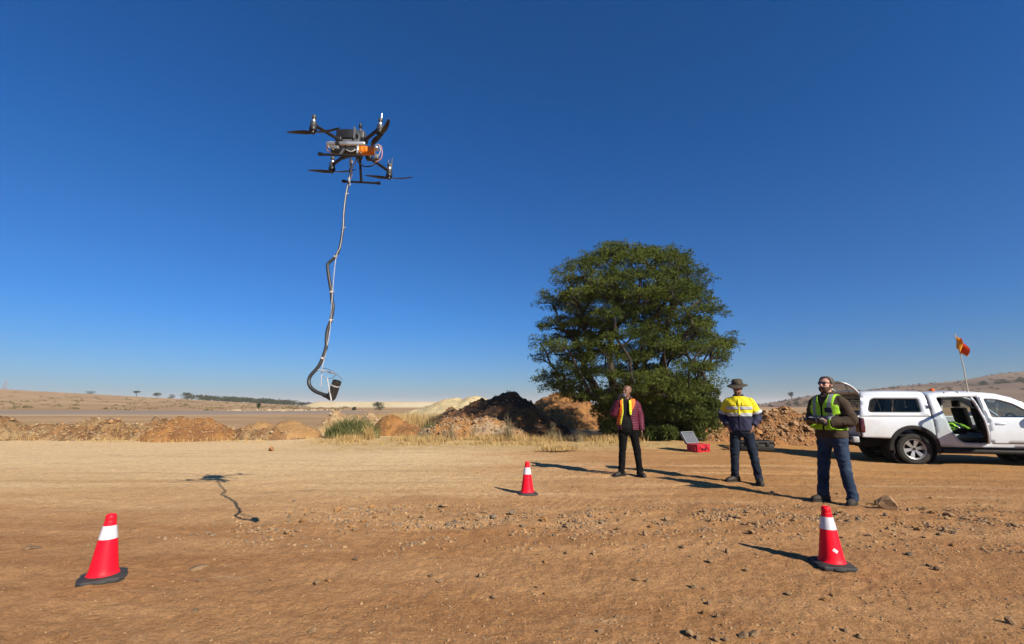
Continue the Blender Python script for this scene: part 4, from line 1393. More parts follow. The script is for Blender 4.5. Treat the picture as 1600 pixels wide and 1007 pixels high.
# tailgate, bumper, bed floor, underbody
mb = MB(); mb.rbox((-1.135, 0, .93), (.06, 1.56, .50), .02); mb.rbox((-1.172, 0, 1.05), (.02, .30, .08), .01, 1); mb.build('tailgate', [M_dustw, M_blk], T)
mb = MB(); mb.rbox((-1.27, 0, .62), (.20, 1.70, .13), .04); mb.rbox((-1.10, .0, .53), (.14, 1.2, .10), .03); mb.build('rear_bumper', M_blk, T)
for sgn in (-1, 1):
    mb = MB(); mb.rbox((-1.29, sgn * .80, .60), (.15, .22, .15), .018); mb.build('bumper_corner', M_mgrey_t, T)
mb = MB(); mb.box((-.34, 0, .72), (1.58, 1.66, .04)); mb.build('bed_floor', M_under, T)
mb = MB()
for sgn in (-1, 1): mb.box((1.3, sgn * .42, .50), (5.2, .10, .16))
mb.box((1.75, 0, .50), (2.4, 1.70, .07)); mb.tube([(0, -.75, .38), (0, .75, .38)], .07, 10); mb.ell((0, .1, .38), (.16, .16, .16)); mb.tube([(AX2, -.75, .38), (AX2, .75, .38)], .06, 8)
mb.box((3.4, 0, .62), (1.1, 1.1, .4)); mb.tube([(-.35, .45, .42), (-.8, .5, .40), (-1.25, .5, .42)], .035, 8)
mb.ell((-.70, 0, .45), (.37, .37, .11))
mb.build('chassis', M_under, T)
for sgn in (-1, 1):
    mb = MB(); mb.box((-.47, sgn * .80, .44), (.02, .26, .36)); mb.build('mud_flap', M_blk, T)

# wheels
def wheel(x, sgn):
    w = thing('wheel', None, None, (x, sgn * .80, .38)); w.parent = T
    rot = Matrix.Rotation(R(90 if sgn < 0 else -90), 3, 'X')
    mb = MB()
    mb.lathe([(.245, -.10), (.262, -.115), (.31, -.128), (.352, -.120), (.376, -.098), (.381, -.05), (.381, .05), (.376, .098), (.352, .120), (.31, .128), (.262, .115), (.245, .10)], 44, rot=rot, cap=False)
    for k in range(36):                                    # tread blocks
        a = 2 * math.pi * k / 36
        for zz, t in ((-.085, .10), (0, -.08), (.085, .10)):
            M_ = rot @ Matrix.Rotation(a, 3, 'Z')
            mb.box(M_ @ Vector((.381, 0, zz)), (.016, .042, .060), rot=M_ @ Matrix.Rotation(t, 3, 'X'))
    mb.build('tyre', M_rub, w, angle=30)
    mb = MB()
    mb.lathe([(.250, -.10), (.235, -.09), (.215, .02), (.225, .085), (.240, .108), (.252, .112), (.255, .10)], 40, rot=rot, cap=False)
    mb.lathe([(.001, .070), (.060, .072), (.072, .060), (.075, .02)], 24, rot=rot, cap=False)
    for k in range(6):
        M_ = rot @ Matrix.Rotation(2 * math.pi * k / 6 + .2, 3, 'Z')
        V = []
        for r_, hw, zt in ((.055, .030, .066), (.12, .036, .074), (.19, .047, .084), (.236, .060, .088)):
            V += [M_ @ Vector((r_, -hw, zt)), M_ @ Vector((r_, hw, zt)), M_ @ Vector((r_, hw * .8, zt - .045)), M_ @ Vector((r_, -hw * .8, zt - .045))]
        F = []
        for i in range(3):
            for j in range(4): F.append((i * 4 + j, i * 4 + (j + 1) % 4, i * 4 + 4 + (j + 1) % 4, i * 4 + 4 + j))
        mb.add(V, F)
    mb.build('rim', M_alloy, w, angle=30)
    mb = MB()
    mb.lathe([(.001, .02), (.215, .015), (.215, .0)], 30, rot=rot, cap=False)
    mb.lathe([(.001, .082), (.034, .080), (.036, .07)], 20, rot=rot, cap=False, mi=0)
    mb.build('brake_disc', M_under, w)
for x in (0, AX2):
    for sgn in (-1, 1): wheel(x, sgn)

# interior
mb = MB(); mb.box((1.9, 0, .575), (2.5, 1.66, .05)); mb.build('cabin_floor', M_int, T)
mb = MB(); add_panel(mb, rpoly([(-.66, .58), (.66, .58), (.62, 1.2), (-.62, 1.2)], .05), [], lambda y, z: (.60, y, z)); mb.build('rear_trim', M_int, T)
def seat(name, x, y, w, recl=.16):
    s = thing(name, None, None, (x, y, 0)); s.parent = T
    mb = MB(); mb.rbox((.20, 0, .83), (.52, w, .16), .06); mb.build('cushion', M_int, s)
    mb = MB(); mb.rbox((-.13, 0, 1.12), (.14, w, .62), .06, rot=Matrix.Rotation(-recl, 3, 'Y')); mb.build('backrest', M_int, s)
    for hy in ((0,) if w < .7 else (-.4, .4)):
        mb = MB(); mb.rbox((-.22, hy, 1.53), (.10, .26, .18), .045); mb.tube([(-.20, hy - .06, 1.4), (-.21, hy - .06, 1.5)], .008, 5); mb.tube([(-.20, hy + .06, 1.4), (-.21, hy + .06, 1.5)], .008, 5); mb.build('headrest', M_int, s)
seat('front_seat', 2.02, -.38, .52); seat('front_seat', 2.02, .38, .52); seat('rear_bench', .92, 0, 1.34)
mb = MB(); mb.rbox((2.86, 0, 1.02), (.36, 1.5, .30), .08); mb.build('dashboard', M_int, T)
mb = MB()
ring = [Vector((2.56, -.38, 1.10)) + Matrix.Rotation(-R(25), 3, 'Y') @ Vector((0, .19 * math.cos(a), .19 * math.sin(a))) for a in np.linspace(0, 2 * math.pi, 25)]
mb.tube(ring, .014, 6); mb.tube([(2.56, -.38, 1.10), (2.75, -.38, 1.02)], .03, 8)
for a in (0, math.pi, -math.pi / 2): mb.tube([(2.56, -.38, 1.10), Vector((2.56, -.38, 1.10)) + Matrix.Rotation(-R(25), 3, 'Y') @ Vector((0, .185 * math.cos(a), .185 * math.sin(a)))], .014, 6)
mb.build('steering_wheel', M_int, T)
mb = MB(); mb.tube([(1.62, .80, .6), (1.60, .80, 1.2), (1.58, .66, 1.74)], .05, 6); mb.tube([(1.62, -.80, .6), (1.60, -.80, 1.2), (1.59, -.68, 1.72)], .045, 6); mb.build('door_pillar', M_int, T)
mb = MB(); mb.box((1.3, 0, 1.775), (1.4, 1.2, .02)); mb.build('headlining', M_int, T)
# beacon, whip pole and flag
mb = MB(); mb.lathe([(.06, 0), (.062, .03), (.055, .06), (.03, .075), (.002, .078)], 18, (1.14, .12, 1.872)); mb.build('beacon', M_amber, T)
M_pole = mat('pole_fibre', (.55, .50, .40), rough=.5)
pb = Vector((1.50, -.66, 1.80)); pt = Vector((1.40, -.70, 3.36))
pole = MB(); pole.tube([pb, pb + (pt - pb) * .5 + Vector((.03, 0, 0)), pt], [.016, .012, .008], 8); pole.lathe([(.03, 0), (.03, .05), (.018, .07)], 12, tuple(pb - Vector((0, 0, .02))))
po = pole.build('whip_pole', M_pole, T)
mb = MB()
V, F, MI = [], [], []
nu, nv = 15, 15
for i in range(nu):
    for j in range(nv):
        u, v = i / (nu - 1), j / (nv - 1)
        x = pt.x + .012 + .16 * u * (.75 + .35 * math.sin(v * 3.0)) + .02 * math.sin(v * 5)
        y = pt.y + .07 * math.sin(u * 9 + v * 3) * (.3 + u) - .05 * u
        z = pt.z - .02 - .40 * v - .22 * u + .02 * math.sin(u * 12)
        V.append((x, y, z))
for i in range(nu - 1):
    for j in range(nv - 1):
        F.append((i * nv + j, (i + 1) * nv + j, (i + 1) * nv + j + 1, i * nv + j + 1))
        u, v = i / nu, j / nv
        MI.append(1 if (u < .34 + .12 * v or v > .82) else 0)
mb.v, mb.f, mb.mi = V, F, MI
mb.build('flag', [mat('flag_red', (.85, .09, .03), rough=.7, trans=.35), mat('flag_yellow', (1.1, .50, .04), rough=.7, trans=.35)], po, recalc=False)

# lime vest thrown on the back seat
M_lime = mat('lime_fabric', (.36, .78, .05), (.30, .66, .04), 9, .75, .003, 60)
M_silver = mat('silver_tape', (.52, .54, .56), (.42, .44, .46), 12, .38, spec=.6)
vt = MB()
V, F = [], []
n1, n2 = 24, 16
for i in range(n1):
    for j in range(n2):
        u, v = i / (n1 - 1) - .5, j / (n2 - 1) - .5
        x, y = u * .52, v * .46
        z = .11 * math.exp(-(u * u * 7 + v * v * 5)) + .035 * noise.noise((u * 7, v * 7, 2)) - .10 * max(0, -v - .25)
        V.append((x, y, z))
for i in range(n1 - 1):
    for j in range(n2 - 1): F.append((i * n2 + j, (i + 1) * n2 + j, (i + 1) * n2 + j + 1, i * n2 + j + 1))
vt.v, vt.f, vt.mi = V, F, [1 if (abs(f[0] // n2 - 12) < 2) else 0 for f in F]
tw = Matrix.Translation((TRUCK_X, TRUCK_Y, TRUCK_Z)) @ Matrix.Rotation(TRUCK_R, 4, 'Z')
vv = vt.build('vest', [M_lime, M_silver], None, recalc=False)
solid(vv, .012)
vv.location = tw @ Vector((1.16, -.42, .95)); vv.rotation_euler = (R(14), R(-6), TRUCK_R + .2)
tag(vv, 'crumpled bright green vest lying on the rear seat of the pickup', 'vest')

# ------------------------------------------------------------------ equipment cases
M_redp = mat('red_plastic', (.66, .022, .040), (.56, .016, .032), 5, .42, spec=.4)
M_foam = mat('grey_foam', (.19, .205, .23), (.15, .165, .19), 20, .9)
rc = thing('equipment_case', 'small red plastic case standing open with grey foam in its lid', 'case', (5.62, 14.35, hz(5.62, 14.35)), R(27))
W_, D_, H_ = .52, .40, .22
mb = MB()
for c, s in (((0, -D_ / 2 + .012, H_ / 2), (W_, .024, H_)), ((0, D_ / 2 - .012, H_ / 2), (W_, .024, H_)), ((-W_ / 2 + .012, 0, H_ / 2), (.024, D_ - .05, H_)), ((W_ / 2 - .012, 0, H_ / 2), (.024, D_ - .05, H_)), ((0, 0, .012), (W_ - .05, D_ - .05, .024))):
    mb.box(c, s)
mb.build('case_body', M_redp, rc)
mb = MB(); mb.rbox((0, 0, H_ - .012), (W_ + .03, D_ + .03, .03), .01); 
for sx in (-.2, -.07, .07, .2): mb.rbox((sx, -D_ / 2 - .008, H_ * .45), (.03, .03, H_ * .75), .008)
for sy in (-.12, .12): mb.rbox((-W_ / 2 - .008, sy, H_ * .45), (.03, .03, H_ * .75), .008); mb.rbox((W_ / 2 + .008, sy, H_ * .45), (.03, .03, H_ * .75), .008)
mb.build('rib', M_redp, rc)
for sx in (-.14, .14):
    mb = MB(); mb.rbox((sx, -D_ / 2 - .022, H_ * .72), (.06, .025, .10), .008); mb.build('latch', M_redp, rc)
mb = MB(); mb.tube([(-.10, -D_ / 2 - .01, H_ * .45), (-.09, -D_ / 2 - .05, H_ * .42), (.09, -D_ / 2 - .05, H_ * .42), (.10, -D_ / 2 - .01, H_ * .45)], .014, 8); mb.build('handle', M_blk, rc)
lid = thing('lid', None, None, (0, D_ / 2 + .01, H_)); lid.parent = rc; lid.rotation_euler = (R(-34), 0, 0)
mb = MB()
lh = .40
mb.rbox((0, .035, lh / 2), (W_, .03, lh), .012)
for c, s in (((0, 0, .012), (W_, .07, .024)), ((0, 0, lh - .012), (W_, .07, .024)), ((-W_ / 2 + .012, 0, lh / 2), (.024, .07, lh)), ((W_ / 2 - .012, 0, lh / 2), (.024, .07, lh))): mb.rbox(c, s, .008)
mb.build('lid_shell', mat('lid_grey', (.27, .285, .31), rough=.5), lid)
for k in range(9):
    mb = MB(); mb.rbox((-.224 + .056 * k, .0, lh / 2), (.045, .05, lh - .07), .012); mb.build('foam_ridge', M_foam, lid)
mb = MB(); mb.tube([(.272, -.02, .16), (.30, -.20, .02)], .007, 6); mb.build('stay', M_chrome, lid)
mb = MB(); mb.rbox((0, 0, H_ * .6), (W_ - .06, D_ - .06, .10), .02); mb.build('foam_insert', M_foam, rc)

bc = thing('equipment_case', 'long closed black hard case behind the man in the brimmed hat', 'case', (7.42, 14.55, hz(7.4, 14.5)), R(-9))
mb = MB(); mb.rbox((0, 0, .125), (.98, .46, .21), .03); mb.build('case_body', M_blk, bc)
mb = MB(); mb.rbox((0, 0, .275), (1.0, .48, .085), .03)
for sx in (-.36, -.12, .12, .36): mb.rbox((sx, 0, .318), (.09, .40, .012), .005)
mb.build('case_lid', M_blk, bc)
for sx in (-.30, 0, .30):
    mb = MB(); mb.rbox((sx, -.245, .22), (.08, .03, .11), .008); mb.build('latch', M_blk, bc)
mb = MB(); mb.tube([(.50, -.10, .18), (.55, -.09, .18), (.55, .09, .18), (.50, .10, .18)], .014, 8); mb.build('handle', M_blk, bc)
o = put_rock('stone', ROCKS['o'][1], 6.75, 14.7, hz(6.7, 14.7), .42, rnd, .28)
tag(o, 'large flat orange stone between the red case and the black case', 'stone')

# ------------------------------------------------------------------ traffic cones
M_cone = mat('cone_red', (1.12, .008, .030), (.80, .035, .035), 5, .5, spec=.15, lo=.5, hi=.85)
M_band = mat('cone_band', (.80, .80, .84), (.72, .72, .78), 30, .45, spec=.5)
M_base = mat('cone_base', (.030, .031, .034), (.06, .055, .05), 7, .7)
def cone(label, x, y, rz, lean=0.0):
    t = thing('traffic_cone', label, 'traffic cone', (x, y, hz(x, y)), rz, 'traffic cones marking the landing area')
    t.rotation_euler = (0, lean, rz)
    t.scale = (.97, .97, .965)
    prof = [(.114, .040), (.106, .046), (.098, .075), (.0915, .115), (.0835, .17), (.0755, .23), (.068, .285), (.0635, .315), (.0455, .418), (.0400, .446), (.0405, .451), (.0370, .455), (.0365, .460), (.0395, .465), (.0375, .485), (.0340, .500), (.025, .507), (.018, .505), (.018, .45)]
    mb = MB(); mb.lathe(prof, 36, cap=False); mb.build('cone_body', M_cone, t, angle=50)
    mb = MB(); mb.lathe([(.0640, .314), (.0655, .315), (.0475, .417), (.0460, .418)], 36, cap=False); mb.build('reflective_band', M_band, t)
    mb = MB()
    def octa(h, c): return [(h, -h + c), (h, h - c), (h - c, h), (-h + c, h), (-h, h - c), (-h, -h + c), (-h + c, -h), (h - c, -h)]
    rows = [(.150, .035, .0), (.152, .035, .020), (.146, .035, .030), (.114, .03, .042)]
    V = [(a, b, z) for h, c, z in rows for a, b in octa(h, c)]
    F = [(i * 8 + j, i * 8 + (j + 1) % 8, i * 8 + 8 + (j + 1) % 8, i * 8 + 8 + j) for i in range(3) for j in range(8)] + [tuple(range(24, 32)), tuple(reversed(range(8)))]
    mb.add(V, F)
    for k in range(4): mb.rbox(Matrix.Rotation(k * math.pi / 2, 3, 'Z') @ Vector((0, -.138, .011)), (.09, .045, .027), .008, rot=Matrix.Rotation(k * math.pi / 2, 3, 'Z'))
    mb.build('base', M_base, t, smooth=True, angle=25)
    return t
cone('red traffic cone at the left edge of the clearing, without a sticker', -3.26, 3.97, R(35))
cone('red traffic cone farthest back, in the middle of the clearing', .237, 7.47, R(12))
c3 = cone('red traffic cone with a small white sticker, near the man in lime vest', 2.773, 4.30, R(-12))
# sticker on the cone facing the camera
mb = MB()
V = []
a0 = math.atan2(-4.30, -2.773) + R(12) + .42
for j in range(4):
    for i in range(5):
        u, v = (i / 4 - .5), (j / 3 - .5)
        du, dv = u * .040, v * .026
        c_, s_ = math.cos(-.6), math.sin(-.6)
        z = .148 + s_ * du + c_ * dv
        du = c_ * du - s_ * dv
        r_ = .0885 - (z - .145) * .14
        V.append(((r_) * math.cos(a0 + du / r_), (r_) * math.sin(a0 + du / r_), z))
mb.add(V, [(j * 5 + i, j * 5 + i + 1, (j + 1) * 5 + i + 1, (j + 1) * 5 + i) for j in range(3) for i in range(4)])
mb.build('sticker', M_band, c3)
# ------------------------------------------------------------------ drone
M_carb = mat('carbon_black', (.010, .010, .011), (.018, .0175, .018), 12, .45, spec=.35)
M_dgrey = mat('dark_grey_plastic', (.045, .047, .052), (.065, .066, .07), 9, .5, spec=.4)
M_mgrey = mat('grey_plastic', (.17, .175, .19), (.13, .135, .15), 9, .45)
M_alu = mat('bright_aluminium', (.75, .77, .80), (.60, .62, .65), 8, .28, metal=.75)
M_orp = mat('orange_plastic', (.85, .26, .015), (.75, .20, .012), 9, .45)
M_wirew = mat('white_wire', (.62, .60, .60), (.40, .38, .37), 30, .6)
M_wirep = mat('pink_wire', (.70, .32, .25), rough=.5)
DC = Vector((-1.585, 4.26, 3.90))
drone = thing('drone', 'black four rotor drone hovering against the sky with orange module and T shaped landing legs', 'drone', DC)
DD = drone
ARMS = [(Vector((-.245, -.400, .015)), R(172), 1), (Vector((.355, -.350, .015)), R(-57), 1), (Vector((-.340, .300, .0)), R(178), 1), (Vector((.235, .440, .0)), R(-176), 1)]
for p, pa, up in ARMS:
    a = thing('rotor_arm', None, None, (0, 0, 0)); a.parent = DD
    root = Vector((p.x * .33, p.y * .33, .01))
    mb = MB(); mb.tube([root, root + (p - root) * .12, p - (p - root).normalized() * .02], [.020, .017, .016], 10); mb.rbox(root + (p - root) * .10, (.06, .06, .05), .01)
    mb.build('arm_tube', M_carb, a)
    mb = MB()
    mb.lathe([(.026, -.030), (.030, -.024), (.030, .018), (.022, .026)], 18, tuple(p))
    mb.lathe([(.033, -.066), (.035, -.060), (.035, -.038), (.028, -.030)], 20, tuple(p), 1)
    mb.build('motor', [M_dgrey, M_carb], a)
    mb = MB(); mb.lathe([(.012, .020), (.016, .03), (.016, .052), (.020, .056), (.022, .082), (.016, .094), (.004, .097)], 14, tuple(p)); mb.lathe([(.018, .030), (.018, .044)], 14, tuple(p), 1); mb.build('motor_cap', [M_dgrey, M_alu], a)
    mb = MB()
    pr = p + Vector((0, 0, -.078))
    for s in (0, math.pi):
        d = Vector((math.cos(pa + s), math.sin(pa + s), 0)); w = Vector((-d.y, d.x, 0))
        V = []
        NP = 9
        for i in range(NP):
            t = i / (NP - 1)
            r_ = .018 + .245 * t
            ch = .5 * (.020 + .034 * math.sin(math.pi * min(1, (t + .04) * .92) ** .62) * (1 - .25 * t)) * (1 if t < .97 else .45)
            tw = R(13) * (1 - t) + R(3)
            u = w * math.cos(tw) + Vector((0, 0, 1)) * math.sin(tw)
            c = pr + d * r_ + Vector((0, 0, .022 * t * t)) + w * (.010 * math.sin(math.pi * t))
            V += [c - u * ch, c - u * ch * .3 + Vector((0, 0, .0035)), c + u * ch, c - u * ch * .3 - Vector((0, 0, .0020))]
        F = [(i * 4 + j, i * 4 + (j + 1) % 4, i * 4 + 4 + (j + 1) % 4, i * 4 + 4 + j) for i in range(NP - 1) for j in range(4)] + [(0, 3, 2, 1), tuple((NP - 1) * 4 + k for k in range(4))]
        mb.add(V, F)
    mb.lathe([(.020, -.012), (.022, 0), (.020, .012)], 14, tuple(pr))
    mb.build('propeller', M_carb, a, angle=60)
# little spike aerials on two arms
for p, h in ((ARMS[1][0] + Vector((.0, .02, .06)), .10), (ARMS[3][0] + Vector((.02, 0, .05)), .11), (ARMS[3][0] + Vector((-.02, 0, .05)), .09)):
    mb = MB(); mb.tube([p - Vector((0, 0, .03)), p + Vector((.004, 0, h))], [.008, .005], 8); mb.build('aerial', M_alu if h == .10 else M_carb, DD)
# body plates
mb = MB()
mb.rbox((0, 0, .030), (.24, .24, .010), .004); mb.rbox((0, -.02, -.022), (.24, .20, .010), .004)
for sx in (-.11, 0, .11):
    for sy in (-.10, .07): mb.tube([(sx, sy, -.02), (sx, sy, .03)], .008, 6)
mb.build('frame_plate', M_carb, DD)
mb = MB(); mb.rbox((0, -.01, .004), (.18, .16, .04), .006); mb.build('electronics_bay', M_dgrey, DD)
# batteries on top
mb = MB(); mb.rbox((-.050, -.10, .080), (.185, .10, .115), .018); mb.build('battery', M_dgrey, DD)
mb = MB(); mb.rbox((-.050, -.152, .082), (.165, .010, .092), .004); mb.build('battery_face', M_carb, DD)
mb = MB(); mb.rbox((.095, -.08, .075), (.080, .12, .110), .014); mb.build('battery', M_dgrey, DD)
mb = MB(); mb.rbox((-.02, .055, .095), (.20, .09, .11), .016); mb.build('battery', M_mgrey, DD)
mb = MB(); mb.box((.046, -.11, .085), (.010, .120, .126)); mb.build('strap', M_mgrey, DD)
mb = MB(); mb.rbox((0, -.06, .012), (.27, .18, .022), .008); mb.build('battery_tray', M_mgrey, DD)
# mast
mb = MB(); mb.tube([(.035, .02, .03), (.037, .02, .27)], .008, 8); mb.lathe([(.012, .25), (.016, .255), (.016, .295), (.010, .30)], 12, (.037, .02, 0)); mb.build('aerial', M_carb, DD)
mb = MB(); mb.tube([(.060, -.02, .03), (.064, -.02, .20)], .007, 8); mb.lathe([(.010, .155), (.012, .16), (.012, .20), (.006, .21)], 10, (.063, -.02, 0)); mb.build('aerial', M_mgrey, DD)
# silver tube and boxes slung at the front
rotx = Matrix.Rotation(R(90), 3, 'Y')
mb = MB(); mb.lathe([(.020, -.20), (.026, -.19), (.026, -.02), (.028, -.015), (.028, .02), (.026, .025), (.026, .16), (.020, .17)], 18, (.0, -.19, -.055), rot=rotx); mb.build('silver_tube', M_alu, DD)
mb = MB(); mb.lathe([(.027, -.11), (.029, -.105), (.029, -.075), (.027, -.07)], 16, (.0, -.19, -.055), rot=rotx); mb.build('tube_collar', M_carb, DD)
mb = MB(); mb.rbox((-.12, -.185, -.095), (.085, .05, .040), .01); mb.build('receiver_box', M_mgrey, DD)
mb = MB(); mb.rbox((-.04, -.165, -.110), (.24, .06, .05), .012); mb.build('underslung_box', M_carb, DD)
mb = MB(); mb.rbox((.185, -.18, -.120), (.150, .06, .072), .012); 
for k in range(3): mb.rbox((.145 + .04 * k, -.213, -.120), (.018, .010, .055), .004)
mb.build('orange_module', M_orp, DD)
mb = MB(); mb.rbox((.100, -.175, -.115), (.022, .06, .085), .006); mb.build('module_clamp', M_alu, DD)
mb = MB(); mb.rbox((.265, -.165, -.085), (.06, .06, .035), .012); mb.build('connector', M_alu, DD)
mb = MB(); mb.rbox((.275, -.16, -.175), (.05, .05, .05), .012); mb.build('connector', M_mgrey, DD)
WW = random.Random(4)
def wire(pts, r, m, nm='wire'):
    mb = MB(); mb.tube(catmull([Vector(q) + Vector((.045, 0, -.07)) for q in pts], 5), r, 6); mb.build(nm, m, DD)
wire([(.19, -.16, -.02), (.26, -.17, .015), (.285, -.17, -.05), (.275, -.16, -.12), (.22, -.15, -.15)], .0042, M_wirep)
wire([(.20, -.17, -.01), (.245, -.18, .02), (.270, -.18, -.04), (.250, -.17, -.10), (.205, -.16, -.125)], .0038, M_wirew)
wire([(-.19, -.19, 0), (-.235, -.19, .01), (-.24, -.18, -.04), (-.20, -.17, -.065)], .006, M_wirep)
wire([(-.17, -.21, .02), (-.215, -.21, .025), (-.225, -.2, -.02), (-.17, -.2, -.05)], .005, M_wirew)
wire([(.03, -.15, -.09), (.06, -.16, -.16), (.12, -.16, -.20), (.19, -.15, -.19), (.22, -.14, -.15)], .007, M_carb)
wire([(-.05, -.20, -.05), (.0, -.21, -.075), (.05, -.20, -.05), (.10, -.21, -.09)], .005, M_wirew)
wire([(-.06, -.14, .06), (-.02, -.17, .05), (.02, -.16, .03), (.03, -.18, .0)], .006, M_wirew)
wire([(.02, -.15, .16), (.05, -.16, .12), (.045, -.17, .06), (.06, -.17, .02)], .006, M_mgrey)
wire([(-.10, -.12, -.08), (-.12, -.15, -.12), (-.08, -.17, -.13), (-.03, -.16, -.10)], .005, M_carb)
# landing legs: upright and cross bar
for y0, y1, x0, zb in ((-.12, -.25, -.045, -.205), (.10, .25, .0, -.225)):
    lg = thing('landing_leg', None, None, (0, 0, 0)); lg.parent = DD
    mb = MB(); mb.tube([(x0 + .02, y0, -.01), (x0, y1, zb)], .014, 10); mb.rbox((x0 + .02, y0, -.02), (.05, .05, .05), .01); mb.build('upright', M_dgrey if y0 < 0 else M_carb, lg)
    mb = MB(); mb.tube([(x0 - .185, y1, zb + .008), (x0, y1, zb), (x0 + .185, y1, zb - .012)], .0115, 10)
    for s in (-1, 1): mb.tube([(x0 + s * .165, y1, zb - s * .009), (x0 + s * .200, y1, zb - s * .012)], .017, 10)
    mb.build('skid_bar', M_carb, lg)

# ------------------------------------------------------------------ sensor slung below it
HOSE = [(-1.607,4.250,3.784),(-1.613,4.241,3.572),(-1.628,4.232,3.405),(-1.635,4.224,3.204),(-1.630,4.215,3.047),(-1.645,4.206,2.850),(-1.678,4.197,2.755),(-1.736,4.189,2.686),(-1.735,4.180,2.639),(-1.713,4.171,2.543),(-1.676,4.162,2.399),(-1.663,4.154,2.318),(-1.645,4.145,2.256),(-1.653,4.136,2.129),(-1.673,4.128,2.045),(-1.674,4.119,1.955),(-1.668,4.110,1.885),(-1.689,4.101,1.780),(-1.720,4.093,1.700),(-1.775,4.084,1.626),(-1.784,4.075,1.566),(-1.754,4.066,1.515),(-1.700,4.058,1.480),(-1.633,4.049,1.457),(-1.578,4.040,1.426)]
ROPE = [(-1.594,4.250,3.784),(-1.608,4.228,3.569),(-1.620,4.205,3.399),(-1.624,4.190,3.196),(-1.618,4.182,3.037),(-1.629,4.173,2.845),(-1.655,4.158,2.739),(-1.659,4.142,2.394),(-1.647,4.120,2.092),(-1.656,4.105,1.902),(-1.674,4.096,1.757),(-1.676,4.081,1.716),(-1.672,4.065,1.636),(-1.662,4.050,1.53)]
S0 = Vector((-1.575, 4.04, 1.42))
sens = thing('slung_sensor', 'black canister hanging under the drone on a long wavy black hose and white cord', 'slung sensor', S0)
L_ = lambda p: Vector(p) - S0
M_hose = mat('black_hose', (.020, .020, .021), (.045, .043, .042), 20, .5, spec=.4)
hp = catmull([L_(p) for p in HOSE], 6)
mb = MB(); rr = [.009 + .007 * sstep(0, .42, i / len(hp)) for i in range(len(hp))]; mb.tube(hp, rr, 10); mb.build('hose', M_hose, sens)
mb = MB()
tws = catmull([L_(p) for p in ROPE], 6)
mb.tube(tws, .0037, 6); mb.build('cord', M_wirew, sens)
# upper part: white cord wound round the hose and knotted to the drone belly
mb = MB()
up = [Vector((-1.575, 4.19, 3.79)), Vector((-1.60, 4.20, 3.77)), Vector((-1.603, 4.22, 3.70)), Vector((-1.585, 4.23, 3.62)), Vector((-1.61, 4.235, 3.56))]
mb.tube(catmull([L_(p) for p in up], 6), .0062, 6)
up = [Vector((-1.54, 4.20, 3.78)), Vector((-1.555, 4.21, 3.72)), Vector((-1.59, 4.22, 3.67)), Vector((-1.605, 4.23, 3.60)), Vector((-1.60, 4.235, 3.50))]
mb.tube(catmull([L_(p) for p in up], 6), .0055, 6)
mb.build('lashing', M_wirew, sens)
for i in (2, 4, 6, 10, 13, 17, 1):
    p = L_(HOSE[i]); r_ = .008 + .007 * sstep(0, .42, i / 25)
    d = (L_(HOSE[min(i + 1, 24)]) - L_(HOSE[i - 1])).normalized()
    mb = MB(); mb.tube([p - d * .008, p + d * .008], r_ + .0045, 10); mb.tube([p + Vector((.01, -.012, 0)), p + Vector((.03, -.014, .006))], .005, 5); mb.build('cable_tie', M_wirew, sens)
ca, cb = L_((-1.568, 4.04, 1.415)), L_((-1.507, 4.0, 1.575))
ax = (cb - ca).normalized()
RM = ax.to_track_quat('Z', 'Y').to_matrix()
mb = MB(); mb.lathe([(.012, -.005), (.026, 0.0), (.036, .02), (.038, .03), (.038, .172), (.034, .174), (.033, .150), (.001, .148)], 24, tuple(ca), rot=RM, cap=False); mb.build('canister', M_hose, sens)
mb = MB(); mb.lathe([(.0385, .128), (.0405, .129), (.0405, .137), (.0385, .138)], 24, tuple(ca), rot=RM, cap=False); mb.build('band', M_wirew, sens)
mb = MB(); mb.tube([L_((-1.64, 4.05, 1.457)), L_((-1.60, 4.045, 1.445)), L_((-1.565, 4.04, 1.44))], [.017, .022, .024], 10); mb.build('hose_joint', M_hose, sens)
for a, b, r_ in (((-1.593, 3.995, 1.597), (-1.542, 3.99, 1.405), .006), ((-1.705, 4.06, 1.674), (-1.527, 4.0, 1.637), .006)):
    mb = MB(); mb.tube([L_(a), L_(b)], [r_ * .8, r_ * 1.15], 8); mb.build('strut', M_wirew, sens)
mb = MB(); mb.tube(catmull([L_(p) for p in ((-1.677, 4.06, 1.690), (-1.600, 4.01, 1.676), (-1.514, 3.98, 1.632), (-1.450, 3.98, 1.578))], 6), .0028, 5)
mb.tube(catmull([L_(p) for p in ((-1.691, 4.10, 1.628), (-1.644, 4.12, 1.600), (-1.593, 4.11, 1.605), (-1.545, 4.05, 1.625), (-1.514, 3.99, 1.632))], 6), .0025, 5)
mb.build('wire_hoop', M_mgrey, sens)
# ------------------------------------------------------------------ people (local: facing -y, +x is their left hand side)
M_skin_d = mat('skin_dark', (.23, .105, .060), (.17, .078, .044), 14, .48, spec=.4)
M_skin_m = mat('skin_brown', (.34, .165, .095), (.27, .12, .07), 14, .5, spec=.4)
M_skin_l = mat('skin_fair', (.66, .37, .27), (.56, .27, .19), 14, .5, spec=.4)
M_eye = mat('eye', (.10, .08, .07), rough=.2)
M_hair_g = mat('hair_grey_brown', (.050, .036, .027), (.13, .11, .095), 40, .7, .004, 90)
M_beard = mat('beard_brown', (.080, .040, .022), (.12, .06, .035), 50, .8, .004, 110)
M_stub = mat('stubble_black', (.060, .032, .020), rough=.8)
M_maroon = mat('maroon_nylon', (.125, .014, .038), (.085, .010, .028), 7, .6, .003, 40, spec=.2)
M_tee = mat('charcoal_tee', (.010, .0105, .012), (.016, .0165, .018), 8, .85, .003, 30, spec=.1)
M_blackt = mat('black_trousers', (.004, .004, .0045), (.008, .0075, .008), 6, .85, .003, 30, spec=.08)
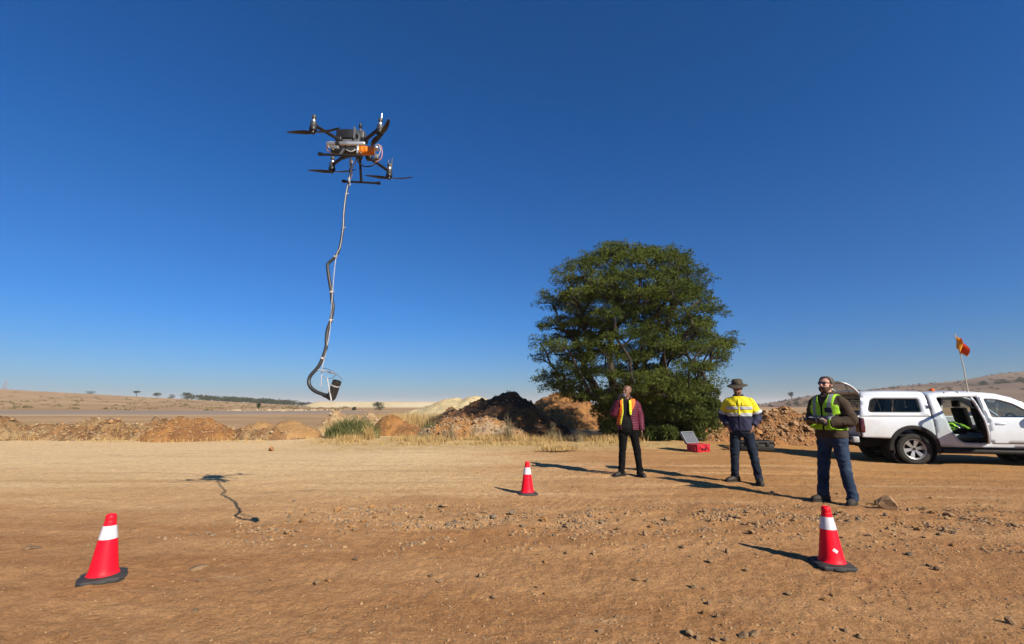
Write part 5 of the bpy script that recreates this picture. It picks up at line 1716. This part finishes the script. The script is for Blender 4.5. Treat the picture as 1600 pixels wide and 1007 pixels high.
M_denim_n = mat('dark_denim', (.009, .015, .028), (.024, .034, .056), 5, .85, .003, 60, spec=.1)
M_denim_b = mat('blue_denim', (.013, .026, .055), (.046, .074, .125), 4.5, .85, .003, 60, spec=.1)
M_yel = mat('hi_vis_yellow', (.86, .74, .015), (.80, .66, .012), 6, .7, .003, 40)
M_navy = mat('navy_cotton', (.016, .018, .050), (.024, .026, .066), 6, .8, .003, 40)
M_hvo = mat('hi_vis_orange', (.88, .17, .012), (.80, .14, .010), 6, .7, .003, 40)
M_hvl = mat('hi_vis_lime', (.40, .78, .03), (.34, .68, .025), 6, .7, .003, 40)
M_hvy = mat('hi_vis_lemon', (.72, .80, .04), rough=.7)
M_brown = mat('brown_fleece', (.050, .032, .020), (.068, .045, .029), 9, .95, .004, 60)
M_hat = mat('olive_hat', (.085, .070, .046), (.055, .046, .030), 9, .85, .003, 50)
M_shoe = mat('dark_shoe', (.014, .012, .011), (.035, .028, .022), 8, .6, .003, 40)
M_boot = mat('brown_boot', (.026, .019, .014), (.06, .046, .034), 8, .65, .003, 40)
M_gshoe = mat('grey_suede', (.070, .058, .046), (.035, .029, .024), 8, .85, .003, 40)
M_sole = mat('shoe_sole', (.045, .038, .032), rough=.8)

HEAD = [(-.012, -.060, -.030, .022), (0.0, -.079, -.018, .036), (.022, -.092, .005, .050), (.050, -.096, .025, .058), (.070, -.094, .055, .064), (.098, -.091, .085, .069),
        (.122, -.084, .097, .0725), (.146, -.092, .101, .0745), (.172, -.088, .102, .075), (.200, -.070, .092, .067), (.220, -.042, .062, .048), (.234, -.006, .024, .018)]
def head_rows(off=0.0, z0=-9, z1=9):
    rows = []
    for k in range(len(HEAD) - 1):
        for t in (0, .5):
            a = [HEAD[k][i] * (1 - t) + HEAD[k + 1][i] * t for i in range(4)]
            rows.append(a)
    rows.append(list(HEAD[-1]))
    out = []
    for z, f, b, w in rows:
        if z < z0 or z > z1: continue
        out.append((0, (f + b) / 2, z, w + off, (b - f) / 2 + off, 2.15))
    return out

def limb_len(pts): return sum((Vector(b) - Vector(a)).length for a, b in zip(pts, pts[1:]))

def hand(mb, wrist, d, n, sgn, curl=.5, thumb=.6, spread=.05):
    """palm, four unequal bent fingers and a thumb. d: finger direction, n: palm side normal, sgn: +1 when the thumb lies towards d x n"""
    d = Vector(d).normalized(); n = Vector(n); n = (n - d * n.dot(d)).normalized()
    s = d.cross(n) * sgn
    w = Vector(wrist)
    mb.tube([w - d * .03, w + d * .015, w + d * .05, w + d * .09], [(.020, .027), (.018, .034), (.016, .042), (.013, .041)], 12, ref=n)
    for k, (off, L) in enumerate(((.031, .074), (.0105, .082), (-.0105, .076), (-.031, .060))):
        p = w + d * .085 + s * off
        a = -curl * .3 * (1 + .1 * k)
        pts = [p - d * .02, p]
        dirv = d + s * (spread * (off / .03))
        ang = 0
        for q, (l, c) in enumerate(((.44, .55), (.32, .75), (.24, .6))):
            ang += curl * c
            pts.append(pts[-1] + ((dirv.normalized() * math.cos(ang) + n * math.sin(ang)) * (L * l)))
        mb.tube(pts, [.0092, .0092, .0086, .0080, .0068], 8, round_end=True)
    p = w + d * .025 + s * .028
    t1 = (d * .55 + s * .75 + n * (.25 + .3 * thumb)).normalized()
    t2 = (d * .9 + s * .15 + n * (.3 + .45 * thumb)).normalized()
    mb.tube([p - t1 * .012, p + t1 * .034, p + t1 * .034 + t2 * .030, p + t1 * .034 + t2 * .054], [.013, .0115, .0098, .0080], 8, round_end=True)

def wrinkle(me, f, seed=0):
    """f(p) -> displacement along the normal"""
    c = coords(me); n = normals(me)
    dd = np.array([f(p) for p in c.tolist()], dtype=np.float32)
    set_coords(me, c + n * dd[:, None])

def folds(p, amp, fx, fz, seed):
    a = noise.noise((p[0] * fx + seed, p[1] * fx, p[2] * fz + seed))
    b = noise.noise((p[0] * fx * 2.1, p[1] * fx * 2.1 + seed, p[2] * fz * 2.3))
    return amp * ((1 - abs(a) * 2.2) * .7 + b * .6)

def dist_seg(p, a, b):
    ab = b - a; t = max(0, min(1, (p - a).dot(ab) / ab.length_squared))
    return (p - a - ab * t).length, t

def part_faces(me, pred, off, name, mats, parent, thick=0.0, slot=None, smooth=True):
    """the faces of a garment that satisfy pred, lifted off along the normals, as an object of their own"""
    c = coords(me); n = normals(me)
    vs, fs, mi, idx = [], [], [], {}
    for p in me.polygons:
        q = p.center
        if not pred(q, p.normal): continue
        f = []
        for i in p.vertices:
            if i not in idx:
                idx[i] = len(vs); vs.append(tuple(c[i] + n[i] * off))
            f.append(idx[i])
        fs.append(tuple(f)); mi.append(slot(q) if slot else 0)
    m2 = bpy.data.meshes.new(name)
    m2.from_pydata(vs, [], fs)
    m2.polygons.foreach_set('material_index', mi)
    m2.update()
    # relax the ragged border a little
    bm = bmesh.new(); bm.from_mesh(m2)
    bv = [v for v in bm.verts if v.is_boundary]
    for _ in range(3):
        new = {}
        for v in bv:
            nb = [e.other_vert(v).co for e in v.link_edges if e.is_boundary]
            if len(nb) == 2: new[v] = v.co * .4 + (nb[0] + nb[1]) * .3
        for v, co in new.items(): v.co = co
    bm.to_mesh(m2); bm.free()
    o = link_mesh(name, m2, mats, parent, smooth, angle=None)
    if thick: solid(o, thick, 1.0)
    return o

def drop_faces(me, pred):
    bm = bmesh.new(); bm.from_mesh(me)
    bmesh.ops.delete(bm, geom=[f for f in bm.faces if pred(f.calc_center_median())], context='FACES')
    bm.to_mesh(me); bm.free()

TORSO = [(.86, .175, .118), (.93, .180, .122), (1.00, .172, .115), (1.08, .165, .108), (1.17, .168, .108), (1.26, .182, .116), (1.35, .196, .120), (1.41, .196, .112), (1.455, .168, .096), (1.49, .115, .078), (1.52, .072, .066)]
def torso(mb, off, z0, z1, e=2.5, seg=32, dz=None, fn=None, top=None):
    rows = []
    Z = np.arange(z0, z1 + 1e-6, dz or .03)
    for z in Z:
        rx = lerp_tab([(a, b) for a, b, c in TORSO], z); ry = lerp_tab([(a, c) for a, b, c in TORSO], z)
        k = fn(z) if fn else 0
        cy = -.012 * math.sin(math.pi * min(1, max(0, (z - .9) / .5)))
        rows.append((0, cy, z, rx + off + k, ry + off * 1.05 + k, e if z < 1.40 else 2.1))
    mb.rings(rows, seg)

def person(label, loc, rz, sc, skin, pose, head_yaw, head_pitch=0.0):
    """pose: dict of joint positions: arms 'L','R' -> shoulder, elbow, wrist, finger direction, palm normal, curl ; legs 'l','r' -> hip, knee, ankle, toe direction"""
    t = thing('person', label, 'person', loc, rz)
    t.scale = (sc, sc, sc)
    mb = MB()
    torso(mb, -.012, .84, 1.50)
    for k in 'LR':
        s, e, w, d, n, cu, th, hs = pose[k]
        s, e, w = Vector(s), Vector(e), Vector(w)
        inn = Vector((s.x * .55, s.y, s.z - .01))
        mb.tube([inn, s, s.lerp(e, .5), e, e.lerp(w, .4), w], [.045, .050, .044, .037, .038, .026], 12, round_end=True)
        hand(mb, w, d, n, hs, cu, th)
    for k in 'lr':
        h, kn, an, td = [Vector(q) for q in pose[k]]
        mb.tube([h + Vector((0, 0, .06)), h, h.lerp(kn, .45), kn, kn.lerp(an, .35), an], [.078, .080, .066, .050, .048, .034], 12, round_end=True)
        td = td.normalized()
        mb.tube([an - td * .04 + Vector((0, 0, -.03)), an + td * .05 + Vector((0, 0, -.045)), an + td * .15 + Vector((0, 0, -.055))], [(.032, .026), (.036, .024), (.036, .018)], 10, ref=(td.y, -td.x, 0), round_end=True)
    # neck and head
    HM = Matrix.Translation((0, -.012, 1.545)) @ Matrix.Rotation(head_yaw, 4, 'Z') @ Matrix.Rotation(head_pitch, 4, 'X')
    mb.tube([(0, .012, 1.405), (0, .008, 1.50), HM @ Vector((0, .018, .06))], [.068, .056, .054], 16)
    hb = MB()
    hb.rings(head_rows(), 28)
    hb.tube([(0, -.084, .132), (0, -.100, .108), (0, -.114, .082), (0, -.098, .072)], [(.008, .006), (.011, .010), (.016, .013), (.012, .008)], 10, ref=(1, 0, 0), round_end=True)
    hb.tube([(-.040, -.082, .138), (-.018, -.095, .143), (.018, -.095, .143), (.040, -.082, .138)], [.006, .009, .009, .006], 8, round_end=True)
    hb.tube([(-.022, -.090, .049), (0, -.100, .052), (.022, -.090, .049)], [.004, .0065, .004], 8, round_end=True)
    hb.tube([(-.018, -.090, .037), (0, -.099, .035), (.018, -.090, .037)], [.004, .0075, .004], 8, round_end=True)
    hb.ell((0, -.082, .012), (.022, .018, .016), 10, 6)
    for s in (-1, 1):
        hb.ell((s * .074, .012, .105), (.010, .020, .032), 10, 8, rot=Matrix.Rotation(s * .3, 3, 'Z'))
        hb.ell((s * .036, -.075, .098), (.022, .016, .015), 10, 6)
    hb.v = [tuple(HM @ Vector(p)) for p in hb.v]
    mb.add(hb.v, hb.f)
    me = remesh(mb, .0058, 2)
    body = link_mesh('body', me, skin, t, angle=None)
    for s in (-1, 1):
        e = MB(); e.ell(HM @ Vector((s * .032, -.080, .120)), (.013, .009, .008), 10, 6); e.build('eye', M_eye, t)
    return t, HM, pose

def trousers(t, pose, m, off=.018, seed=0, hem=.055, flare=1.0, knee_amp=.016):
    mb = MB()
    rows = [(0, 0, z, rx, ry, 2.4) for z, rx, ry in ((.80, .135, .100), (.86, .178, .128), (.93, .186, .130), (1.0, .180, .123), (1.03, .176, .120))]
    mb.rings(rows, 28)
    for k in 'lr':
        h, kn, an, td = [Vector(q) for q in pose[k]]
        pts = [h + Vector((0, 0, .05)), h, h.lerp(kn, .3), h.lerp(kn, .65), kn, kn.lerp(an, .3), kn.lerp(an, .65), an + Vector((0, 0, .035)), an + Vector((0, 0, -.015))]
        mb.tube(pts, [.078 + off, .082 + off, .074 + off, .062 + off, .052 + off, .052 + off, .047 + off, .045 * flare + off, .046 * flare + off], 18)
    me = remesh(mb, .0085, 3)
    K = [Vector(pose['l'][1]), Vector(pose['r'][1])]; A = [Vector(pose['l'][2]), Vector(pose['r'][2])]
    def f(p):
        v = Vector(p)
        kd = min((v - q).length for q in K); ad = min((v - q).length for q in A)
        w = .35 + math.exp(-(kd / .12) ** 2) + 1.2 * math.exp(-(ad / .16) ** 2) + (.6 if p[2] > .78 and p[2] < .90 else 0)
        return folds((p[0] + .35 * p[2], p[1] - .25 * p[2], p[2]), knee_amp, 7.0, 9.0, seed) * w
    wrinkle(me, f)
    return link_mesh('trousers', me, m, t, angle=None)

def shoes(t, pose, m, h=.10, name='shoe', shaft=0.0):
    for k in 'lr':
        an, td = Vector(pose[k][2]), Vector(pose[k][3]).normalized()
        sd = Vector((td.y, -td.x, 0))
        base = Vector((an.x, an.y, an.z - .085))
        rows = [(-.085, .040, .045, .040), (-.06, .046, .058, .052), (0.0, .044, .062, .056), (.06, .047, .048, .046), (.12, .051, .040, .038), (.165, .045, .033, .030), (.195, .025, .022, .022)]
        mb = MB()
        V = []
        for d, w, hh, c in rows:
            p = base + td * d + Vector((0, 0, .018 + hh * .8))
            for j in range(14):
                a = 2 * math.pi * j / 14
                V.append(p + sd * (w * math.cos(a)) + Vector((0, 0, hh * max(-.8, math.sin(a)))))
        F = [(i * 14 + j, i * 14 + (j + 1) % 14, (i + 1) * 14 + (j + 1) % 14, (i + 1) * 14 + j) for i in range(6) for j in range(14)] + [tuple(range(14)), tuple(84 + j for j in range(14))]
        mb.add(V, F)
        if shaft: mb.tube([base + Vector((0, 0, .07)) - td * .012, base + Vector((0, 0, .10 + shaft)) - td * .012], [.053, .056], 14)
        s = mb.build(name, m, t, angle=60)
        mb = MB()
        V = []
        for z in (0.0, .022):
            for d, w in ((-.095, .028), (-.085, .042), (-.03, .047), (.05, .046), (.12, .054), (.17, .046), (.20, .026)):
                V.append(base + td * d + sd * w + Vector((0, 0, z)))
            for d, w in ((.20, .026), (.17, .046), (.12, .054), (.05, .046), (-.03, .047), (-.085, .042), (-.095, .028)):
                V.append(base + td * d - sd * w + Vector((0, 0, z)))
        mb.add(V, [tuple(range(14)), tuple(range(14, 28))] + [(j, (j + 1) % 14, 14 + (j + 1) % 14, 14 + j) for j in range(14)])
        mb.build('sole', M_sole, s, smooth=False)

def top_garment(pose, off, z0, z1, sl_to=1.0, vox=.0085, sleeve=.022, fn=None, ring=None, dz=.03, cuff=1.0):
    mb = MB()
    torso(mb, off, z0, z1, dz=dz, fn=fn)
    for k in 'LR':
        s, e, w = [Vector(q) for q in pose[k][:3]]
        inn = Vector((s.x * .5, s.y * .5 - .004, s.z - .015))
        N = 26
        pts, rad = [inn, s.lerp(inn, .35)], [.044 + sleeve, .048 + sleeve]
        ax = [s, s.lerp(e, .5), e, e.lerp(w, .5), w]
        cr = catmull(ax, 7)
        for i, p in enumerate(cr):
            u = i / (len(cr) - 1)
            if u > sl_to: break
            r_ = lerp_tab([(0, .047), (.25, .045), (.5, .042), (.75, .038), (1.0, .029 * cuff)], u) + sleeve
            pts.append(p); rad.append(r_)
        mb.tube(pts, rad, 18)
    return remesh(mb, vox, 3)

def on_sleeve(pose, q):
    v = Vector(q)
    best = None
    for k in 'LR':
        s, e, w = [Vector(x) for x in pose[k][:3]]
        d1, t1 = dist_seg(v, s, e); d2, t2 = dist_seg(v, e, w)
        d, u = (d1, t1 * .5) if d1 < d2 else (d2, .5 + t2 * .5)
        if best is None or d < best[0]: best = (d, u, k)
    return best

def collar(t, m, r=.066, z=1.50, h=.05, open_=.5, name='collar', flare=.012):
    V, F = [], []
    n = 22
    for i in range(n + 1):
        a = -math.pi / 2 + open_ + (2 * math.pi - 2 * open_) * i / n
        for j, (dz, dr) in enumerate(((-.012, .004), (h * .7, .0), (h, flare * .5), (h * .35, flare * 1.6 + .006))):
            V.append(((r + dr) * math.cos(a), .010 + (r + dr) * math.sin(a) * .95, z + dz - .022 * max(0, -math.sin(a))))
    for i in range(n):
        for j in range(3): F.append((i * 4 + j, (i + 1) * 4 + j, (i + 1) * 4 + j + 1, i * 4 + j + 1))
    mb = MB(); mb.add(V, F)
    return solid(mb.build(name, m, t, recalc=False, angle=60), .005)

# ---------- man with the camera: maroon quilted jacket, orange vest
pose1 = {
    'R': ((-.185, 0, 1.405), (-.275, -.13, 1.215), (-.165, -.235, 1.475), (.30, -.25, 1), (.75, .35, .1), .75, .8, -1),
    'L': ((.185, 0, 1.405), (.245, .035, 1.150), (.255, -.035, .895), (.02, -.14, -1), (-1, -.1, 0), .38, .4, 1),
    'l': ((.095, 0, .90), (.155, -.015, .49), (.195, .02, .085), (.45, -1, 0)),
    'r': ((-.095, 0, .90), (-.125, -.02, .49), (-.165, .0, .085), (-.85, -.75, 0)),
}
p1x, p1y = 2.31, 9.40
t1, H1, _ = person('man in maroon quilted jacket and orange vest holding a camera to his face', (p1x, p1y, hz(p1x, p1y)), R(-12), .995, M_skin_d, pose1, R(-38), R(-8))
trousers(t1, pose1, M_blackt, .014, 3, knee_amp=.012)
shoes(t1, pose1, M_shoe)
mb = MB(); torso(mb, .006, .93, 1.505); tee = remesh(mb, .0085, 3)
wrinkle(tee, lambda p: folds(p, .006, 6, 6, 4) * (1 if p[2] < 1.3 else .3) + .012 * math.exp(-((p[2] - 1.06) / .10) ** 2) * (1 if p[1] < 0 else 0))
link_mesh('tshirt', tee, M_tee, t1, angle=None)
jk = top_garment(pose1, .026, .885, 1.505, vox=.0072, sleeve=.030)
def quilt(p):
    d, u, k = on_sleeve(pose1, p)
    sl = d < .10 and abs(p[0]) > .185 and u > .04
    w = (u * 12.5) if sl else (p[2] / .046)
    a = abs(math.sin(math.pi * w))
    return .0065 * a ** .7 - .003 + .004 * noise.noise((p[0] * 22, p[1] * 22, p[2] * 14))
wrinkle(jk, quilt)
def gap1(z): return .052 + .055 * sstep(1.30, .95, z)          # opening grows towards the hem
drop_faces(jk, lambda q: (q.y < -.02 and abs(q.x + .022) < gap1(q.z)) or q.z < .905 and on_sleeve(pose1, q)[0] > .085 or (q.z > 1.475 and abs(q.x) < .07))
jko = link_mesh('jacket', jk, M_maroon, t1, angle=None); solid(jko, .008, -1)
collar(t1, M_maroon, .072, 1.485, .055, .75)
def vest1(q, n):
    d, u, k = on_sleeve(pose1, q)
    if abs(q.x) > .150 and (d < .105 or q.z > 1.36): return False
    if q.z < .97 or q.z > 1.49: return False
    if abs(q.x) > .21: return False
    if q.y > .01: return True
    ax = abs(q.x + .022)
    if q.x < 0: return ax < gap1(q.z) + .085 and q.z > 1.0
    return q.z > 1.19 and ax < gap1(q.z) + .03 + .085 * sstep(1.20, 1.42, q.z) or q.z > 1.43
vo = part_faces(jk, vest1, .016, 'vest', [M_hvo, M_hvy], t1, .004, slot=lambda q: 1 if (q.y < .02 and abs(q.x + .022) < gap1(q.z) + (.024 if q.x < 0 else .045)) else 0)
# camera held up
cmx = thing('camera', 'small grey camera held up in the hand of the man in the maroon jacket', 'camera', t1.location, t1.rotation_euler.z)
mb = MB(); mb.rbox((-.075, -.285, 1.560), (.115, .05, .065), .012, rot=Matrix.Rotation(R(-30), 3, 'Z')); mb.build('camera_body', M_mgrey, cmx)
mb = MB(); mb.lathe([(.026, 0), (.026, .03), (.022, .04), (.018, .036)], 18, (-.09, -.308, 1.560), rot=Matrix.Rotation(R(-30), 3, 'Z') @ Matrix.Rotation(R(90), 3, 'X')); mb.build('lens', M_carb, cmx)

# ---------- man with the hat: yellow and navy shirt
pose2 = {
    'R': ((-.190, 0, 1.405), (-.290, .06, 1.165), (-.205, -.055, .985), (.35, -.25, -1), (.9, .35, .2), .35, .3, -1),
    'L': ((.190, 0, 1.405), (.290, .06, 1.165), (.205, -.055, .985), (-.35, -.25, -1), (-.9, .35, .2), .35, .3, 1),
    'l': ((.095, 0, .90), (.165, -.03, .49), (.215, -.03, .085), (.25, -1, 0)),
    'r': ((-.095, 0, .90), (-.135, -.02, .49), (-.165, .05, .085), (-.8, -.8, 0)),
}
p2x, p2y = 4.12, 8.50
t2, H2, _ = person('man in a brimmed hat and yellow and navy reflective shirt, hands in pockets', (p2x, p2y, hz(p2x, p2y)), R(-28), 1.0, M_skin_m, pose2, R(-8), R(4))
trousers(t2, pose2, M_denim_n, .016, 7)
shoes(t2, pose2, M_boot, name='boot', shaft=.06)
sh = top_garment(pose2, .026, .90, 1.505, sleeve=.030, sl_to=.97)
def wr2(p):
    d, u, k = on_sleeve(pose2, p)
    w = 1.0 + (1.0 if (d < .1 and .35 < u < .65) else 0)
    return folds(p, .0085, 5.5, 6.5, 2) * w * (1 if p[2] < 1.44 else .3) + .008 * noise.noise((p[0] * 14 + p[2] * 9, p[1] * 9, p[2] * 3))
wrinkle(sh, wr2)
def zone2(q):
    d, u, k = on_sleeve(pose2, q)
    if d < .098 and abs(q.x) > .185: return 's', u
    return 't', q.z
def shirt_slot(q):
    z, v = zone2(q)
    if z == 's': return 1 if v > .40 else 0
    return 1 if v < 1.175 else 0
o = link_mesh('shirt', sh, [M_yel, M_navy], t2, angle=None)
sh.polygons.foreach_set('material_index', [shirt_slot(p.center) for p in sh.polygons])
def band2(lo, hi): return lambda q, n: zone2(q)[0] == 't' and lo < q.z < hi
part_faces(sh, band2(1.155, 1.208), .004, 'reflective_band', [M_silver], t2, .002)
part_faces(sh, band2(1.270, 1.322), .004, 'reflective_band', [M_silver], t2, .002)
for k_ in 'LR':
    part_faces(sh, lambda q, n: zone2(q)[0] == 's' and on_sleeve(pose2, q)[2] == k_ and .335 < zone2(q)[1] < .425, .004, 'reflective_band', [M_silver], t2, .002)
part_faces(sh, lambda q, n: q.y < -.03 and abs(q.x) < .016 and .93 < q.z < 1.46, .006, 'button_placket', [M_yel, M_navy], t2, .002, slot=lambda q: 1 if q.z < 1.175 else 0)
for s in (-1, 1):
    part_faces(sh, lambda q, n: q.y < -.03 and .045 < s * q.x < .135 and 1.335 < q.z < 1.395, .007, 'pocket_flap', [M_yel], t2, .002)
collar(t2, M_navy, .070, 1.487, .058, .55)
# hat
mb = MB()
V, F = [], []
seg = 40
prof = [(.090, -.010), (.094, .012), (.096, .035), (.094, .070), (.084, .092), (.060, .104), (.030, .108), (.002, .108)]
brim = [(.096, .012), (.125, .004), (.160, -.014), (.178, -.030), (.176, -.034), (.158, -.020), (.124, -.003), (.092, .002)]
for prf in (prof, brim):
    o0 = len(V)
    for r_, z in prf:
        for j in range(seg):
            a = 2 * math.pi * j / seg
            k = 1.12
            droop = -.020 * math.cos(2 * a) * max(0, (r_ - .1) / .08) * -1
            wob = .006 * noise.noise((math.cos(a) * 2, math.sin(a) * 2, r_ * 9))
            V.append((r_ * math.cos(a), r_ * math.sin(a) * k + .006, z + droop + wob))
    for i in range(len(prf) - 1):
        for j in range(seg):
            F.append((o0 + i * seg + j, o0 + i * seg + (j + 1) % seg, o0 + (i + 1) * seg + (j + 1) % seg, o0 + (i + 1) * seg + j))
HB = H2 @ Matrix.Translation((0, .008, .168)) @ Matrix.Rotation(R(3), 4, 'X')
mb.add([tuple(HB @ Vector(p)) for p in V], F)
ho_ = mb.build('hat', M_hat, t2, angle=70)
mb = MB(); vv_ = MB(); vv_.lathe([(.097, .010), (.0985, .012), (.0985, .034), (.097, .036)], 36, cap=False)
mb.add([tuple(HB @ Vector((p[0], p[1] * 1.12 + .006, p[2]))) for p in vv_.v], vv_.f); mb.build('hat_band', M_shoe, ho_)
mb = MB(); vv_ = MB(); vv_.rings(head_rows(.004, -.02, .046), 24)
mb.add([tuple(H2 @ Vector(p)) for p in vv_.v], vv_.f)
bd = mb.mesh(); 
part_faces(bd, lambda q, n: True and (H2.inverted() @ q).y < .01, .001, 'beard', [M_stub], t2)

# ---------- pilot: lime vest over brown jumper, sunglasses, hand controller
pose3 = {
    'L': ((.190, 0, 1.405), (.285, .035, 1.150), (.100, -.215, 1.105), (-.75, -.75, .12), (-.35, .2, .9), .95, .6, -1),
    'R': ((-.190, 0, 1.405), (-.275, .0, 1.155), (-.120, -.235, 1.105), (.70, -.78, .12), (.35, .2, .9), .95, .6, 1),
    'l': ((.095, 0, .90), (.165, -.065, .49), (.215, -.055, .085), (.30, -1, 0)),
    'r': ((-.095, 0, .90), (-.120, -.08, .49), (-.140, -.13, .085), (-.25, -1, 0)),
}
p3x, p3y = 4.66, 6.90
t3, H3, _ = person('bearded man in sunglasses, lime vest and brown jumper holding a hand controller', (p3x, p3y, hz(p3x, p3y)), R(-66), 1.0, M_skin_l, pose3, R(-2), R(-9))
trousers(t3, pose3, M_denim_b, .020, 12, flare=1.05)
shoes(t3, pose3, M_gshoe)
ju = top_garment(pose3, .024, .895, 1.515, sleeve=.032, sl_to=.985)
def wr3(p):
    d, u, k = on_sleeve(pose3, p)
    sl = d < .1 and abs(p[0]) > .18
    return folds(p, .011, 6, 8, 20) * (1.8 if sl and .25 < u < .75 else .8) * (1 if p[2] < 1.44 else .3)
wrinkle(ju, wr3)
link_mesh('jumper', ju, M_brown, t3, angle=None)
collar(t3, M_brown, .068, 1.492, .062, .45)
def vest3(q, n):
    d, u, k = on_sleeve(pose3, q)
    if abs(q.x) > .150 and (d < .105 or q.z > 1.36): return False
    if q.z < 1.005 or q.z > 1.495: return False
    if q.y < -.0 and abs(q.x) < .010 + .055 * sstep(1.30, 1.47, q.z): return False
    return True
def slot3(q):
    if q.y > 0 and False: return 0
    if 1.155 < q.z < 1.215: return 1
    if q.z > 1.20 and abs(abs(q.x) - .105) < .022: return 1
    return 0
vst = part_faces(ju, vest3, .015, 'vest', [M_hvl, mat('grey_tape', (.30, .32, .35), (.22, .24, .26), 12, .45)], t3, .004, slot=slot3)
part_faces(ju, lambda q, n: q.y < -.03 and .045 < q.x < .135 and 1.255 < q.z < 1.325, .024, 'name_patch', [M_navy], t3, .002)
part_faces(ju, lambda q, n: q.y < -.03 and abs(q.x) < .010 and 1.005 < q.z < 1.34, .016, 'zip', [M_blackt], t3, .002)
# hair, beard, sunglasses
def hair_on(HM, rows, pred, m, off, name, t, amp=.006, seed=0):
    h = MB(); h.rings(rows, 36)
    h.v = [tuple(HM @ Vector(p)) for p in h.v]
    me = remesh(h, .006, 1)
    I = HM.inverted()
    wrinkle(me, lambda p: amp * noise.noise((p[0] * 45 + seed, p[1] * 45, p[2] * 45)))
    o = part_faces(me, lambda q, n: pred(I @ q), off, name, [m], t)
    solid(o, .006, -1)
    return o
hair_on(H3, head_rows(.010, .04, 1), lambda p: p.z > lerp_tab([(-.09, .208), (-.055, .203), (-.03, .170), (0.0, .110), (.05, .060), (.1, .030)], p.y), M_hair_g, .004, 'hair', t3, .007)
hair_on(H3, head_rows(.010, -.03, .12), lambda p: p.z < .066 - .0 and p.y < .035 and not (abs(p.x) < .020 and .036 < p.z < .052) or (p.z < .115 and -.025 < p.y < .005 and abs(p.x) > .05), M_beard, .002, 'beard', t3, .006, 5)
sg = MB()
for s in (-1, 1):
    V = []
    for j in range(12):
        a = 2 * math.pi * j / 12
        x, z = s * .034 + .029 * math.cos(a), .122 + .020 * math.sin(a) * (1.1 if math.sin(a) < 0 else .85)
        V.append((x, -.107 + .30 * (abs(x) - .01) ** 2 * 20, z))
    sg.add([tuple(H3 @ Vector(p)) for p in V], [tuple(range(12))])
M_lens = mat('dark_lens', (.012, .013, .018), rough=.08, spec=.8)
gl = solid(sg.build('sunglasses', M_lens, t3, smooth=False), .003)
mb = MB()
for s in (-1, 1):
    mb.tube([H3 @ Vector((s * .062, -.086, .132)), H3 @ Vector((s * .077, -.03, .132)), H3 @ Vector((s * .080, .02, .125))], .0035, 6)
mb.tube([H3 @ Vector((-.062, -.092, .140)), H3 @ Vector((-.02, -.110, .140)), H3 @ Vector((.02, -.110, .140)), H3 @ Vector((.062, -.092, .140))], .0035, 6)
mb.build('frame', M_carb, gl)
# controller
ct = thing('hand_controller', 'black drone hand controller held by the man in the lime vest', 'controller', t3.location, t3.rotation_euler.z)
cr_ = Matrix.Rotation(R(-24), 3, 'X')
cc = Vector((-.01, -.335, 1.135))
mb = MB(); mb.rbox(cc, (.25, .15, .050), .018, rot=cr_)
for s in (-1, 1): mb.rbox(cc + cr_ @ Vector((s * .105, .055, -.012)), (.055, .09, .050), .02, rot=cr_)
mb.build('controller_case', M_carb, ct)
mb = MB(); mb.rbox(cc + cr_ @ Vector((0, .035, .027)), (.13, .085, .010), .004, rot=cr_); mb.build('screen', M_dgrey, ct)
for s in (-1, 1):
    mb = MB(); q = cc + cr_ @ Vector((s * .092, .01, .025)); mb.lathe([(.016, 0), (.012, .006), (.005, .008), (.004, .026), (.008, .030), (.006, .034)], 12, tuple(q), rot=cr_); mb.build('joystick', M_alu, ct)
for s in (-1, 1):
    mb = MB(); q = cc + cr_ @ Vector((s * .07, -.08, .0)); mb.tube([q, q + Vector((s * .03, -.06, .02)), q + Vector((s * .05, -.07, -.05))], .008, 8, round_end=True); mb.build('aerial', M_carb, ct)
# ------------------------------------------------------------------ hazy air
hm = bpy.data.materials.new('haze_air')
hm.use_nodes = True
hn, hl = hm.node_tree.nodes, hm.node_tree.links
hn.remove(hn['Principled BSDF'])
pv = hn.new('ShaderNodeVolumePrincipled')
pv.inputs['Color'].default_value = (.82, .78, .76, 1)
pv.inputs['Density'].default_value = 0.00022
pv.inputs['Anisotropy'].default_value = 0.0
hl.new(pv.outputs[0], hn['Material Output'].inputs['Volume'])
mb = MB(); mb.box((0, 0, 25.5), (12800, 12800, 67))
hzo = mb.build('haze', hm, smooth=False)
tag(hzo, 'thin dusty haze lying over the plain', kind='stuff')
